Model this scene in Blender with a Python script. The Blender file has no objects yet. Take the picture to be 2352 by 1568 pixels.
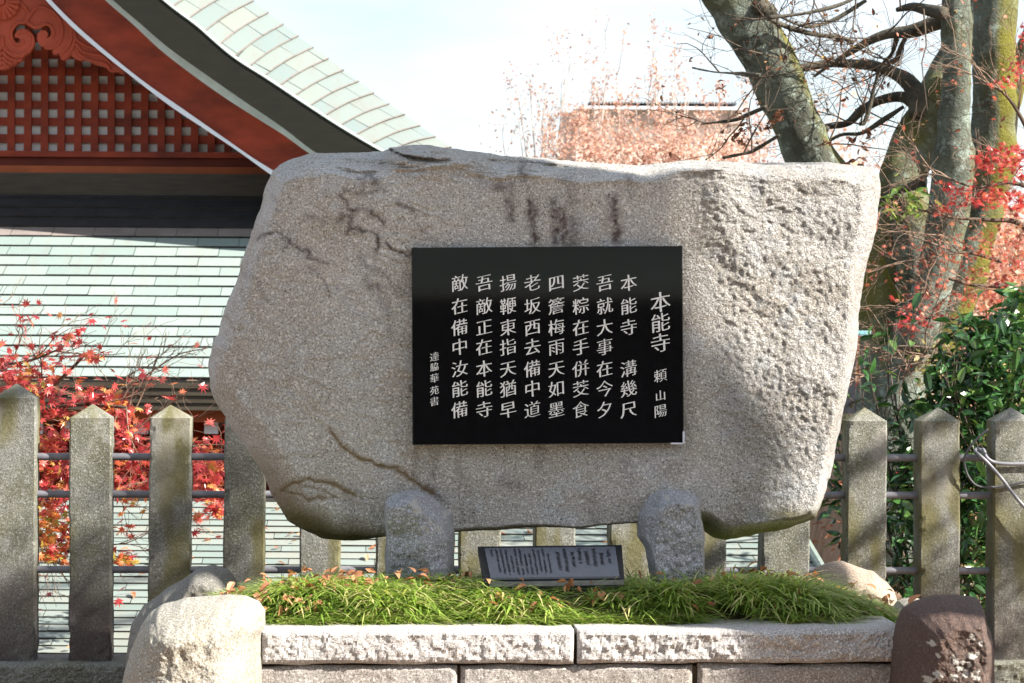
import bpy, math, random
import numpy as np
from mathutils import Vector, Matrix

S = bpy.context.scene
COL = S.collection
R = math.radians

# ------------------------------------------------------------------ camera
F = 85.0 / 36.0 * 2352.0          # focal length in units of a 2352 px wide picture
EYE = Vector((0.0, 0.0, 1.6))
PITCH, ROLL = math.atan((784 - 732) / F), 0.0075
R0 = Vector((1, 0, 0)); U0 = Vector((0, math.sin(PITCH), math.cos(PITCH)))
FWD = Vector((0, math.cos(PITCH), -math.sin(PITCH)))
RT = math.cos(ROLL) * R0 + math.sin(ROLL) * U0
UP = -math.sin(ROLL) * R0 + math.cos(ROLL) * U0
cam = bpy.data.objects.new('camera', bpy.data.cameras.new('camera'))
COL.objects.link(cam)
cam.data.lens = 85; cam.data.sensor_width = 36; cam.data.clip_end = 2000; cam.data.clip_start = 0.05
cam.matrix_world = Matrix(((RT.x, UP.x, -FWD.x, EYE.x), (RT.y, UP.y, -FWD.y, EYE.y), (RT.z, UP.z, -FWD.z, EYE.z), (0, 0, 0, 1)))
S.camera = cam
cam.data.dof.use_dof = True; cam.data.dof.focus_distance = 7.4; cam.data.dof.aperture_fstop = 13

# ------------------------------------------------------------------ light
SUN_E, SUN_A = R(36), R(22)        # elevation; angle towards the camera from +X
sdir = Vector((math.cos(SUN_E) * math.cos(SUN_A), -math.cos(SUN_E) * math.sin(SUN_A), math.sin(SUN_E)))
sl = bpy.data.lights.new('sun', 'SUN'); sl.energy = 5.0; sl.angle = R(0.55); sl.color = (1.0, 0.93, 0.82)
so = bpy.data.objects.new('sun', sl); COL.objects.link(so)
so.rotation_euler = sdir.to_track_quat('Z', 'Y').to_euler()
W = bpy.data.worlds.new('World'); S.world = W; W.use_nodes = True
wn = W.node_tree; wn.nodes.clear()
sky = wn.nodes.new('ShaderNodeTexSky'); sky.sky_type = 'NISHITA'; sky.sun_disc = False
sky.sun_elevation = SUN_E; sky.sun_rotation = R(90) + SUN_A
sky.air_density = 1.0; sky.dust_density = 1.5; sky.ozone_density = 1.0
tc = wn.nodes.new('ShaderNodeTexCoord')
mp = wn.nodes.new('ShaderNodeMapping'); mp.inputs['Scale'].default_value = (1.0, 1.0, 3.2); mp.inputs['Location'].default_value = (0.9, 0.2, 0.35)
nz = wn.nodes.new('ShaderNodeTexNoise'); nz.inputs['Scale'].default_value = 3.4; nz.inputs['Detail'].default_value = 6; nz.inputs['Roughness'].default_value = 0.55
cr = wn.nodes.new('ShaderNodeValToRGB'); cr.color_ramp.elements[0].position = 0.36; cr.color_ramp.elements[1].position = 0.62
cr.color_ramp.elements[0].color = (0.25, 0.25, 0.25, 1); cr.color_ramp.elements[1].color = (0.85, 0.85, 0.85, 1)
mx = wn.nodes.new('ShaderNodeMix'); mx.data_type = 'RGBA'; mx.inputs[7].default_value = (5.7, 6.15, 6.5, 1)
bg = wn.nodes.new('ShaderNodeBackground'); bg.inputs['Strength'].default_value = 0.062
wo = wn.nodes.new('ShaderNodeOutputWorld')
L_ = wn.links.new
L_(tc.outputs['Generated'], mp.inputs[0]); L_(mp.outputs[0], nz.inputs['Vector']); L_(nz.outputs[0], cr.inputs[0])
L_(cr.outputs[0], mx.inputs[0]); L_(sky.outputs[0], mx.inputs[6]); L_(mx.outputs[2], bg.inputs[0]); L_(bg.outputs[0], wo.inputs[0])
S.view_settings.view_transform = 'Standard'; S.view_settings.look = 'None'
S.view_settings.exposure = 1.8; S.view_settings.gamma = 1.0; S.view_settings.use_curve_mapping = False
S.cycles.max_bounces = 6

# ------------------------------------------------------------------ helpers
def ray(q):
    return FWD + RT * ((q[0] - 1176) / F) + UP * (-(q[1] - 784) / F)
def U(qx, qy, Y):
    r = ray((qx, qy)); t = Y / r.y
    return EYE + r * t
def Upl(qx, qy, p0, n):
    r = ray((qx, qy)); t = (p0 - EYE).dot(n) / r.dot(n)
    return EYE + r * t
def UZ(qx, qy, z):
    r = ray((qx, qy)); return EYE + r * ((z - EYE.z) / r.z)
def aU(q, Y):
    q = np.asarray(q, float); Y = np.broadcast_to(np.asarray(Y, float), q.shape[:-1])
    f, r, u = np.array(FWD), np.array(RT), np.array(UP)
    d = f + r * ((q[..., :1] - 1176) / F) - u * ((q[..., 1:2] - 784) / F)
    return np.array(EYE) + d * (Y / d[..., 1])[..., None]

def hsh(i, j, k, s):
    n = (i * 374761393 + j * 668265263 + k * 2147483647 + s * 1274126177) & 0xFFFFFFFF
    n = ((n ^ (n >> 13)) * 1274126177) & 0xFFFFFFFF
    n = ((n ^ (n >> 16)) * 2246822519) & 0xFFFFFFFF
    return ((n ^ (n >> 15)) & 0xFFFF) / 32767.5 - 1.0
def vnoise(P, s=0):
    P = np.asarray(P, float); I = np.floor(P).astype(np.int64); f = P - I
    f = f * f * f * (f * (f * 6 - 15) + 10)
    i, j, k = I[..., 0], I[..., 1], I[..., 2]; out = 0
    for a in (0, 1):
        for b in (0, 1):
            for c in (0, 1):
                w = (f[..., 0] if a else 1 - f[..., 0]) * (f[..., 1] if b else 1 - f[..., 1]) * (f[..., 2] if c else 1 - f[..., 2])
                out = out + w * hsh(i + a, j + b, k + c, s)
    return out
def fbm(P, scale, octv=4, s=0, gain=.5):
    P = np.asarray(P, float) * scale; o = 0; a = 1.0
    for n in range(octv):
        o = o + a * vnoise(P, s + n * 7); a *= gain; P = P * 2.03 + 11.3
    return o

def mesh(name, V, FA, smooth=False):
    """V (n,3); FA list of (m,k) int arrays"""
    me = bpy.data.meshes.new(name)
    V = np.asarray(V, np.float32)
    FA = [np.asarray(f, np.int32) for f in (FA if isinstance(FA, list) else [FA]) if len(f)]
    nl = sum(f.size for f in FA); nf = sum(len(f) for f in FA)
    me.vertices.add(len(V)); me.vertices.foreach_set('co', V.ravel())
    me.loops.add(nl); me.loops.foreach_set('vertex_index', np.concatenate([f.ravel() for f in FA]))
    me.polygons.add(nf)
    tot = np.concatenate([np.full(len(f), f.shape[1], np.int32) for f in FA])
    st = np.concatenate([[0], np.cumsum(tot)[:-1]]).astype(np.int32)
    me.polygons.foreach_set('loop_start', st); me.polygons.foreach_set('loop_total', tot)
    me.polygons.foreach_set('use_smooth', np.full(nf, bool(smooth)))
    me.update(calc_edges=True); me.validate()
    return me
def attr(me, name, vals):
    a = me.attributes.new(name, 'FLOAT', 'POINT'); a.data.foreach_set('value', np.asarray(vals, np.float32))
def empty(name, loc, label, cat, group=None, kind=None):
    o = bpy.data.objects.new(name, None); COL.objects.link(o); o.location = loc; o.empty_display_size = .2
    tag(o, label, cat, group, kind); return o
def tag(o, label=None, cat=None, group=None, kind=None):
    if label: o['label'] = label
    if cat: o['category'] = cat
    if group: o['group'] = group
    if kind: o['kind'] = kind
    return o
ORG = {}
def obj(name, V, FA, mat, parent=None, origin=None, smooth=False, attrs=None):
    V = np.asarray(V, float)
    if parent is not None: origin = ORG.get(parent.name) or world_loc(parent)
    elif origin is None:
        origin = Vector(((V[:, 0].min() + V[:, 0].max()) / 2, (V[:, 1].min() + V[:, 1].max()) / 2, V[:, 2].min()))
    me = mesh(name, V - np.array(origin), FA, smooth)
    for k, v in (attrs or {}).items(): attr(me, k, v)
    for m in (mat if isinstance(mat, (list, tuple)) else [mat]): me.materials.append(m)
    o = bpy.data.objects.new(name, me); COL.objects.link(o)
    if parent is not None: o.parent = parent
    else: o.location = origin
    return o
def world_loc(o):
    v = Vector((0, 0, 0))
    while o is not None: v = v + o.location; o = o.parent
    return v

class MB:
    def __init__(s): s.V = []; s.T = []; s.Q = []; s.A = []
    def n(s): return sum(len(v) for v in s.V)
    def add(s, V, Q=(), T=(), a=0.0):
        b = s.n(); V = np.asarray(V, float)
        s.V.append(V); s.A.append(np.broadcast_to(np.asarray(a, float), (len(V),)))
        if len(Q): s.Q.append(np.asarray(Q) + b)
        if len(T): s.T.append(np.asarray(T) + b)
    def box(s, c, sz, rot=None, a=0.0, taper=1.0):
        x, y, z = [d / 2 for d in sz]
        V = np.array([[-x, -y, -z], [x, -y, -z], [x, y, -z], [-x, y, -z], [-x * taper, -y * taper, z], [x * taper, -y * taper, z], [x * taper, y * taper, z], [-x * taper, y * taper, z]])
        if rot is not None: V = V @ np.array(rot.to_3x3()).T
        s.add(V + np.array(c), [[0, 3, 2, 1], [4, 5, 6, 7], [0, 1, 5, 4], [1, 2, 6, 5], [2, 3, 7, 6], [3, 0, 4, 7]], a=a)
    def hexa(s, bot, top, a=0.0):
        s.add(list(bot) + list(top), [[0, 3, 2, 1], [4, 5, 6, 7], [0, 1, 5, 4], [1, 2, 6, 5], [2, 3, 7, 6], [3, 0, 4, 7]], a=a)
    def tube(s, P, rad, sides=6, a=0.0, cap=True, rough=0.0, seed=0, rs=6.0):
        P = np.asarray(P, float); n = len(P); rad = np.broadcast_to(np.asarray(rad, float), (n,))
        Tn = np.gradient(P, axis=0); Tn /= np.linalg.norm(Tn, axis=1)[:, None] + 1e-9
        ref = np.array([0.31, 0.52, 0.8]); ref = ref if abs(Tn[0] @ ref) < .95 else np.array([1., 0, 0])
        A = np.cross(Tn, ref); A /= np.linalg.norm(A, axis=1)[:, None] + 1e-9; B = np.cross(Tn, A)
        th = np.linspace(0, 2 * np.pi, sides, endpoint=False)
        D = A[:, None] * np.cos(th)[None, :, None] + B[:, None] * np.sin(th)[None, :, None]
        V = P[:, None] + D * rad[:, None, None]
        if rough: V = V + D * (fbm(V, rs, 4, seed) * rough)[..., None]
        i = np.arange(n - 1)[:, None] * sides; j = np.arange(sides)[None]; jn = (j + 1) % sides
        Q = np.stack([i + j, i + jn, i + sides + jn, i + sides + j], -1).reshape(-1, 4)
        V = V.reshape(-1, 3); T = []
        if cap:
            V = np.vstack([V, P[:1], P[-1:]]); c0 = n * sides; j = np.arange(sides); jn = (j + 1) % sides
            T = np.vstack([np.stack([np.full(sides, c0), jn, j], -1), np.stack([np.full(sides, c0 + 1), (n - 1) * sides + j, (n - 1) * sides + jn], -1)])
        s.add(V, Q, T, a=a)
    def build(s, name, mat, parent=None, origin=None, smooth=False):
        V = np.vstack(s.V); FA = []
        if s.Q: FA.append(np.vstack(s.Q))
        if s.T: FA.append(np.vstack(s.T))
        return obj(name, V, FA, mat, parent, origin, smooth, {'rnd': np.concatenate(s.A)})

def catmull(P, n=8):
    P = np.asarray(P, float); P = np.vstack([2 * P[0] - P[1], P, 2 * P[-1] - P[-2]]); out = []
    for i in range(1, len(P) - 2):
        for t in np.linspace(0, 1, n, endpoint=False):
            a, b, c, d = P[i - 1], P[i], P[i + 1], P[i + 2]
            out.append(.5 * (2 * b + (c - a) * t + (2 * a - 5 * b + 4 * c - d) * t * t + (3 * b - a - 3 * c + d) * t ** 3))
    out.append(P[-2]); return np.array(out)
def resample(P, n, closed=False):
    P = np.asarray(P, float)
    if closed: P = np.vstack([P, P[:1]])
    d = np.concatenate([[0], np.cumsum(np.linalg.norm(np.diff(P[:, :2], axis=0), axis=1))])
    t = np.linspace(0, d[-1], n, endpoint=not closed)
    return np.stack([np.interp(t, d, P[:, k]) for k in range(P.shape[1])], -1)
def segdist(X, P, closed=False):
    """distance from points X (n,2) to polyline P, plus side sign"""
    P = np.asarray(P, float)[:, :2]
    if closed: P = np.vstack([P, P[:1]])
    best = np.full(len(X), 1e9); side = np.zeros(len(X))
    for a, b in zip(P[:-1], P[1:]):
        ab = b - a; L2 = ab @ ab + 1e-12
        t = np.clip(((X - a) @ ab) / L2, 0, 1); dv = X - (a + t[:, None] * ab); d = np.sqrt((dv ** 2).sum(1))
        m = d < best; best[m] = d[m]; side[m] = np.sign(ab[0] * dv[m, 1] - ab[1] * dv[m, 0])
    return best, side

# ------------------------------------------------------------------ materials
class NT:
    def __init__(s, name):
        s.m = bpy.data.materials.new(name); s.m.use_nodes = True; s.t = s.m.node_tree
        s.b = s.t.nodes['Principled BSDF']; s.o = s.t.nodes['Material Output']
    def n(s, typ, **kw):
        x = s.t.nodes.new('ShaderNode' + typ)
        for k, v in kw.items():
            if k in x.inputs: x.inputs[k].default_value = v
            else: setattr(x, k, v)
        return x
    def l(s, a, b): s.t.links.new(a, b)
    def coord(s): return s.n('TexCoord').outputs['Object']
    def noise(s, scale, detail=4, rough=.55, vec=None, dist=0.0):
        x = s.n('TexNoise'); x.inputs['Scale'].default_value = scale; x.inputs['Detail'].default_value = detail
        x.inputs['Roughness'].default_value = rough; x.inputs['Distortion'].default_value = dist
        s.l(vec or s.coord(), x.inputs['Vector']); return x.outputs[0]
    def ramp(s, fac, stops, interp='LINEAR'):
        x = s.n('ValToRGB'); e = x.color_ramp.elements; x.color_ramp.interpolation = interp
        while len(e) < len(stops): e.new(.5)
        for el, (p, c) in zip(e, stops): el.position = p; el.color = (c, c, c, 1) if isinstance(c, (int, float)) else (*c, 1)
        s.l(fac, x.inputs[0]); return x.outputs[0]
    def mix(s, fac, a, b, mode='MIX'):
        x = s.n('Mix'); x.data_type = 'RGBA'; x.blend_type = mode
        for sock, v in ((x.inputs[0], fac), (x.inputs[6], a), (x.inputs[7], b)):
            if isinstance(v, (int, float)): sock.default_value = v
            elif isinstance(v, tuple): sock.default_value = (*v, 1)
            else: s.l(v, sock)
        return x.outputs[2]
    def math(s, op, a, b=0.0):
        x = s.n('Math'); x.operation = op
        for sock, v in ((x.inputs[0], a), (x.inputs[1], b)):
            if isinstance(v, (int, float)): sock.default_value = v
            else: s.l(v, sock)
        return x.outputs[0]
    def attr(s, name): 
        x = s.n('Attribute'); x.attribute_name = name; return x.outputs['Fac']
    def bump(s, h, dist=.01, strength=1.0, prev=None):
        x = s.n('Bump'); x.inputs['Distance'].default_value = dist; x.inputs['Strength'].default_value = strength
        s.l(h, x.inputs['Height'])
        if prev is not None: s.l(prev, x.inputs['Normal'])
        return x.outputs[0]
    def done(s, col, rough=.8, normal=None, spec=.3, metal=0.0):
        for k, v in (('Base Color', col), ('Roughness', rough), ('Specular IOR Level', spec), ('Metallic', metal)):
            if isinstance(v, tuple): s.b.inputs[k].default_value = (*v, 1)
            elif isinstance(v, (int, float)): s.b.inputs[k].default_value = v
            else: s.l(v, s.b.inputs[k])
        if normal is not None: s.l(normal, s.b.inputs['Normal'])
        return s.m

def granite(name, base, dark, light, warm=None, scale=1.0, bump=.004, bumps=60, attrs=True, warmamt=.6, patch=None, patchpos=(.56, .66), rough=False):
    m = NT(name); c = m.coord()
    big = m.noise(3.0 * scale, 5, .6, c)
    col = m.mix(m.ramp(big, [(.35, 0.0), (.68, 1.0)]), base, light)
    if warm:
        w = m.noise(4.5 * scale, 6, .65, c)
        col = m.mix(m.math('MULTIPLY', m.ramp(w, [(.42, 0.0), (.62, 1.0)]), warmamt), col, warm)
    if patch:
        p = m.noise(9 * scale, 6, .7, c)
        col = m.mix(m.ramp(p, [(patchpos[0], 0.0), (patchpos[1], 1.0)]), col, patch)
    sp = m.noise(280 * scale, 3, .7, c)
    sp2 = m.noise(150 * scale, 4, .7, c)
    col = m.mix(m.ramp(sp, [(.385, 1.0), (.475, 0.0)]), col, dark)
    col = m.mix(m.ramp(sp2, [(.53, 0.0), (.63, .85)]), col, tuple(min(1, v * 1.55) for v in light))
    if attrs:
        col = m.mix(m.attr('stain_shade'), col, (.045, .027, .028))
        col = m.mix(m.attr('ochre'), col, (.16, .105, .04))
        col = m.mix(m.attr('moss'), col, (.10, .09, .028))
        col = m.mix(m.attr('pale'), col, (.36, .35, .33))
    h = m.noise(bumps, 6, .7, c)
    h2 = m.noise(bumps * 3.3, 3, .7, c)
    hh = m.math('ADD', h, m.math('MULTIPLY', h2, .45))
    if rough: hh = m.math('MULTIPLY', hh, m.math('ADD', m.attr('rough'), .35))
    nb = m.bump(hh, bump, 1.0)
    return m.done(col, .85, nb, .25)

def simple(name, col, rough=.6, var=.25, scale=8, spec=.3, bump=0, metal=0, vscale=(1, 1, 1)):
    m = NT(name)
    mpn = m.n('Mapping'); mpn.inputs['Scale'].default_value = vscale; m.l(m.coord(), mpn.inputs[0])
    nzz = m.noise(scale, 6, .6, mpn.outputs[0])
    c = m.mix(m.ramp(nzz, [(.3, 0.0), (.7, 1.0)]), tuple(v * (1 - var) for v in col), tuple(min(1, v * (1 + var)) for v in col))
    nb = m.bump(m.noise(scale * 6, 4, .6, mpn.outputs[0]), bump) if bump else None
    return m.done(c, rough, nb, spec, metal)

def leafmat(name, stops, trans=.4, rough=.45, spec=.4, tcol=None):
    m = NT(name)
    col = m.ramp(m.attr('rnd'), stops)
    m.done(col, rough, None, spec)
    t = m.n('BsdfTranslucent'); m.l(m.mix(1.0, col, (1.3, 1.15, .9), 'MULTIPLY') if tcol is None else m.mix(1.0, col, tcol, 'MULTIPLY'), t.inputs[0])
    x = m.n('MixShader'); x.inputs[0].default_value = trans
    m.l(m.b.outputs[0], x.inputs[1]); m.l(t.outputs[0], x.inputs[2]); m.l(x.outputs[0], m.o.inputs[0])
    return m.m

M_STONE = granite('boulder_granite', (.342, .328, .310), (.066, .064, .066), (.465, .463, .46), warm=(.285, .235, .175), warmamt=.55, patch=(.40, .405, .415), patchpos=(.50, .60), bump=.021, bumps=44, rough=True)
M_SUP = granite('support_granite', (.24, .248, .27), (.055, .055, .06), (.37, .385, .42), warm=(.22, .195, .20), warmamt=.5, bump=.005, bumps=60)
M_ROCKP = granite('pale_rock', (.27, .255, .215), (.08, .075, .07), (.33, .32, .295), warm=(.25, .205, .14), bump=.006, bumps=60, attrs=False)
M_ROCKD = granite('dark_rock', (.13, .125, .115), (.04, .04, .04), (.18, .175, .165), warm=(.12, .11, .07), bump=.005, bumps=50, attrs=False)
M_ROCKB = granite('brown_rock', (.075, .048, .04), (.028, .024, .026), (.10, .066, .055), warm=(.052, .043, .038), bump=.006, bumps=50, warmamt=.7)
M_ROCKT = granite('tan_rock', (.24, .185, .145), (.09, .075, .07), (.30, .25, .20), bump=.005, bumps=60, attrs=False)
M_COPE = granite('coping_granite', (.36, .348, .345), (.11, .105, .11), (.45, .44, .437), warm=(.335, .29, .275), warmamt=.4, bump=.009, bumps=55, attrs=False)
M_BLOCK = granite('block_granite', (.235, .22, .212), (.07, .065, .065), (.31, .295, .285), warm=(.22, .185, .155), bump=.003, bumps=70, attrs=False)
M_POST = granite('post_granite', (.135, .135, .118), (.04, .04, .04), (.195, .20, .19), warm=(.10, .098, .05), warmamt=.65, bump=.003, bumps=75, attrs=True, patch=(.27, .275, .27), patchpos=(.57, .68))

M_BLACK = simple('polished_black', (.0055, .0055, .0065), .045, .2, 30, .5)
M_LETTER = simple('letter_white', (.66, .68, .70), .6, .14, 60)
M_BRACKET = simple('bracket_metal', (.55, .58, .68), .35, .1, 20)
M_PLATE = simple('plate_slate', (.15, .16, .20), .22, .08, 20, .5)
M_PLATET = simple('plate_text', (.012, .013, .018), .5, .1, 20)
M_PLBASE = simple('plate_base', (.03, .032, .036), .45, .2, 40)
M_PLEDGE = simple('lit_plate_edge', (.25, .25, .25), .6, .2, 60)
M_PIPE = simple('rail_pipe', (.14, .14, .165), .42, .25, 25, .4)
M_CABLE = simple('cable_grey', (.17, .175, .20), .5, .12, 20)
M_CABLED = simple('cable_dark', (.07, .072, .08), .5, .12, 20)
M_SOIL = simple('soil', (.06, .045, .03), .95, .4, 20, .1, .01)
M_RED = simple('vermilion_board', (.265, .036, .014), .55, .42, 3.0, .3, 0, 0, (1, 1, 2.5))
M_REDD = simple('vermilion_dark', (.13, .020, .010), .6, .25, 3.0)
M_REDO = simple('vermilion_orange', (.34, .085, .03), .6, .25, 2.5)
M_CARVE = simple('carved_vermilion', (.34, .055, .025), .55, .18, 5.0)
M_WHITE = simple('white_trim', (.74, .79, .90), .5, .06, 6)
M_PALEV = simple('verdigris_trim', (.66, .74, .72), .5, .15, 6)
M_PANEL = simple('plaster_panel', (.88, .90, .93), .8, .08, 6)
M_COPDARK = simple('shadow_dark_copper', (.030, .032, .037), .5, .25, 5, .35)
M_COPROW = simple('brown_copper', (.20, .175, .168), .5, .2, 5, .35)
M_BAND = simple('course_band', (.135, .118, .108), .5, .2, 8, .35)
M_EDGE = simple('roof_edge_bark', (.010, .0102, .0075), .75, .22, 5, .2, 0, 0, (1, 1, 6))
M_LIP = simple('copper_lip', (.03, .028, .026), .6, .3, 10)
M_UNDER = simple('roof_underlay', (.05, .06, .06), .8, .2, 10)
M_DARKW = simple('dark_base_wall', (.02, .022, .03), .7, .3, 4)
M_FASCIA = simple('eave_fascia', (.045, .037, .027), .6, .3, 5, .3, 0, 0, (1, 1, 12))

def copper(name, cols, brown, rough=.42, spot=.5):
    m = NT(name); c = m.coord()
    col = m.ramp(m.attr('rnd'), [(0.0, cols[0]), (.5, cols[1]), (1.0, cols[2])])
    mpn = m.n('Mapping'); mpn.inputs['Scale'].default_value = (6, 1.2, 1.2); m.l(c, mpn.inputs[0])
    st = m.noise(1.6, 6, .65, mpn.outputs[0])
    col = m.mix(m.ramp(st, [(.52, 0.0), (.74, .6)]), col, brown)
    sp = m.noise(22, 4, .7, c)
    col = m.mix(m.ramp(sp, [(.66, 0.0), (.72, spot)]), col, (.28, .25, .17))
    sp = m.noise(30, 3, .6, c)
    col = m.mix(m.ramp(sp, [(.28, .35), (.34, 0.0)]), col, (.10, .095, .08))
    return m.done(col, rough, m.bump(m.noise(5, 3, .5, c), .004), .45)
M_COPPER = copper('verdigris_copper', [(.20, .258, .25), (.22, .275, .266), (.242, .29, .28)], (.22, .21, .195))
M_COPPER2 = copper('verdigris_copper_weathered', [(.155, .20, .185), (.19, .225, .21), (.215, .23, .205)], (.20, .165, .13), .5)
M_COPPER3 = copper('verdigris_copper_minoko', [(.125, .160, .155), (.14, .170, .162), (.155, .175, .155)], (.15, .135, .115), .35, .3)

def barkmat():
    m = NT('mossy_bark'); c = m.coord()
    col = m.mix(m.ramp(m.noise(5, 6, .65, c), [(.38, 0.0), (.62, 1.0)]), (.062, .067, .053), (.130, .155, .130))
    col = m.mix(m.ramp(m.noise(16, 5, .7, c), [(.53, 0.0), (.60, .8)]), col, (.235, .285, .255))
    col = m.mix(m.ramp(m.noise(90, 3, .7, c), [(.36, .8), (.46, 0.0)]), col, (.06, .055, .045))
    col = m.mix(m.attr('moss'), col, (.12, .115, .02))
    h = m.math('ADD', m.noise(20, 6, .7, c), m.math('MULTIPLY', m.noise(85, 4, .7, c), .4))
    return m.done(col, .9, m.bump(h, .02), .2)
M_BARK = barkmat()
M_LIMB = simple('dark_limb_bark', (.062, .058, .046), .9, .5, 9, .2, .008)
M_TWIG = simple('twig_bark', (.085, .065, .05), .85, .35, 12, .2)
M_TWIGP = simple('maple_twig', (.17, .115, .085), .8, .3, 12, .2)
M_TWIGF = simple('far_twig', (.42, .36, .33), .85, .2, 6, .2)
M_MAPLE = leafmat('maple_leaf_red', [(0, (.19, .014, .02)), (.45, (.42, .05, .055)), (.8, (.58, .14, .11)), (.93, (.62, .22, .07)), (1, (.55, .36, .10))], .45, .28, .7)
M_MAPLEO = leafmat('maple_leaf_turning', [(0, (.50, .09, .05)), (.4, (.62, .22, .06)), (.7, (.50, .36, .08)), (1, (.24, .30, .06))], .45, .4, .5)
M_MAPLEP = leafmat('maple_leaf_faded', [(0, (.28, .05, .04)), (.5, (.44, .13, .09)), (.85, (.50, .22, .14)), (1, (.48, .32, .2))], .4, .45, .4)
M_RUSSET = leafmat('russet_leaf', [(0, (.34, .17, .135)), (.5, (.50, .31, .26)), (1, (.58, .46, .41))], .4, .55, .3)
M_BROWN = leafmat('withered_leaf', [(0, (.07, .03, .022)), (.6, (.17, .075, .04)), (.9, (.32, .18, .08)), (1, (.45, .33, .10))], .3, .6, .3)
M_CAMEL = leafmat('glossy_evergreen_leaf', [(0, (.012, .040, .013)), (.5, (.022, .075, .02)), (.85, (.045, .125, .03)), (1, (.10, .17, .04))], .22, .25, .6)
M_GRASS = leafmat('lilyturf_blade', [(0, (.06, .115, .022)), (.5, (.22, .34, .06)), (.85, (.40, .50, .13)), (1, (.58, .50, .27))], .35, .32, .5, (1.2, 1.25, .6))
M_DRY = leafmat('dry_leaf', [(0, (.22, .09, .045)), (.5, (.42, .19, .10)), (1, (.60, .34, .20))], .25, .6, .3)
M_LITTER = leafmat('litter_leaf', [(0, (.15, .06, .035)), (.5, (.33, .15, .085)), (1, (.48, .26, .16))], .2, .7, .2)

# ------------------------------------------------------------------ ground
def terrain_z(x, y):
    s = lambda a, b, t: np.clip((t - a) / (b - a), 0, 1) ** 2 * (3 - 2 * np.clip((t - a) / (b - a), 0, 1))
    behind = s(8.95, 9.15, y)
    side = s(0.85, 1.45, x - (y - 9.5) * .12)
    low = -1.9 * (1 - side) + (.22 + .02 * (y - 9) * (y < 40) + .62 * (y >= 40)) * side
    return behind * low
gx = np.concatenate([[-400, -120, -40, -15], np.arange(-6, 8.01, .25), [15, 40, 120, 400]])
gy = np.concatenate([[-60, -20, -5, 0, 4], np.arange(6, 20.01, .2), [25, 32, 40, 60, 100, 200, 500, 1500]])
GX, GY = np.meshgrid(gx, gy); GZ = terrain_z(GX, GY)
GZ = GZ + .03 * vnoise(np.stack([GX, GY, GX * 0], -1), 5) * (GY > 9)
ni, nj = len(gy), len(gx); ii = np.arange(ni - 1)[:, None] * nj + np.arange(nj - 1)[None]
m = NT('bare_earth'); c_ = m.coord()
M_EARTH = m.done(m.mix(m.ramp(m.noise(2.2, 8, .7, c_), [(.35, 0.0), (.65, 1.0)]), (.16, .115, .075), (.34, .23, .16)), .95, m.bump(m.noise(14, 6, .7, c_), .03), .1)
g = obj('ground', np.stack([GX, GY, GZ], -1).reshape(-1, 3), np.stack([ii, ii + 1, ii + nj + 1, ii + nj], -1).reshape(-1, 4), M_EARTH, origin=Vector((0, 0, 0)), smooth=True)
g['kind'] = 'structure'

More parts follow.
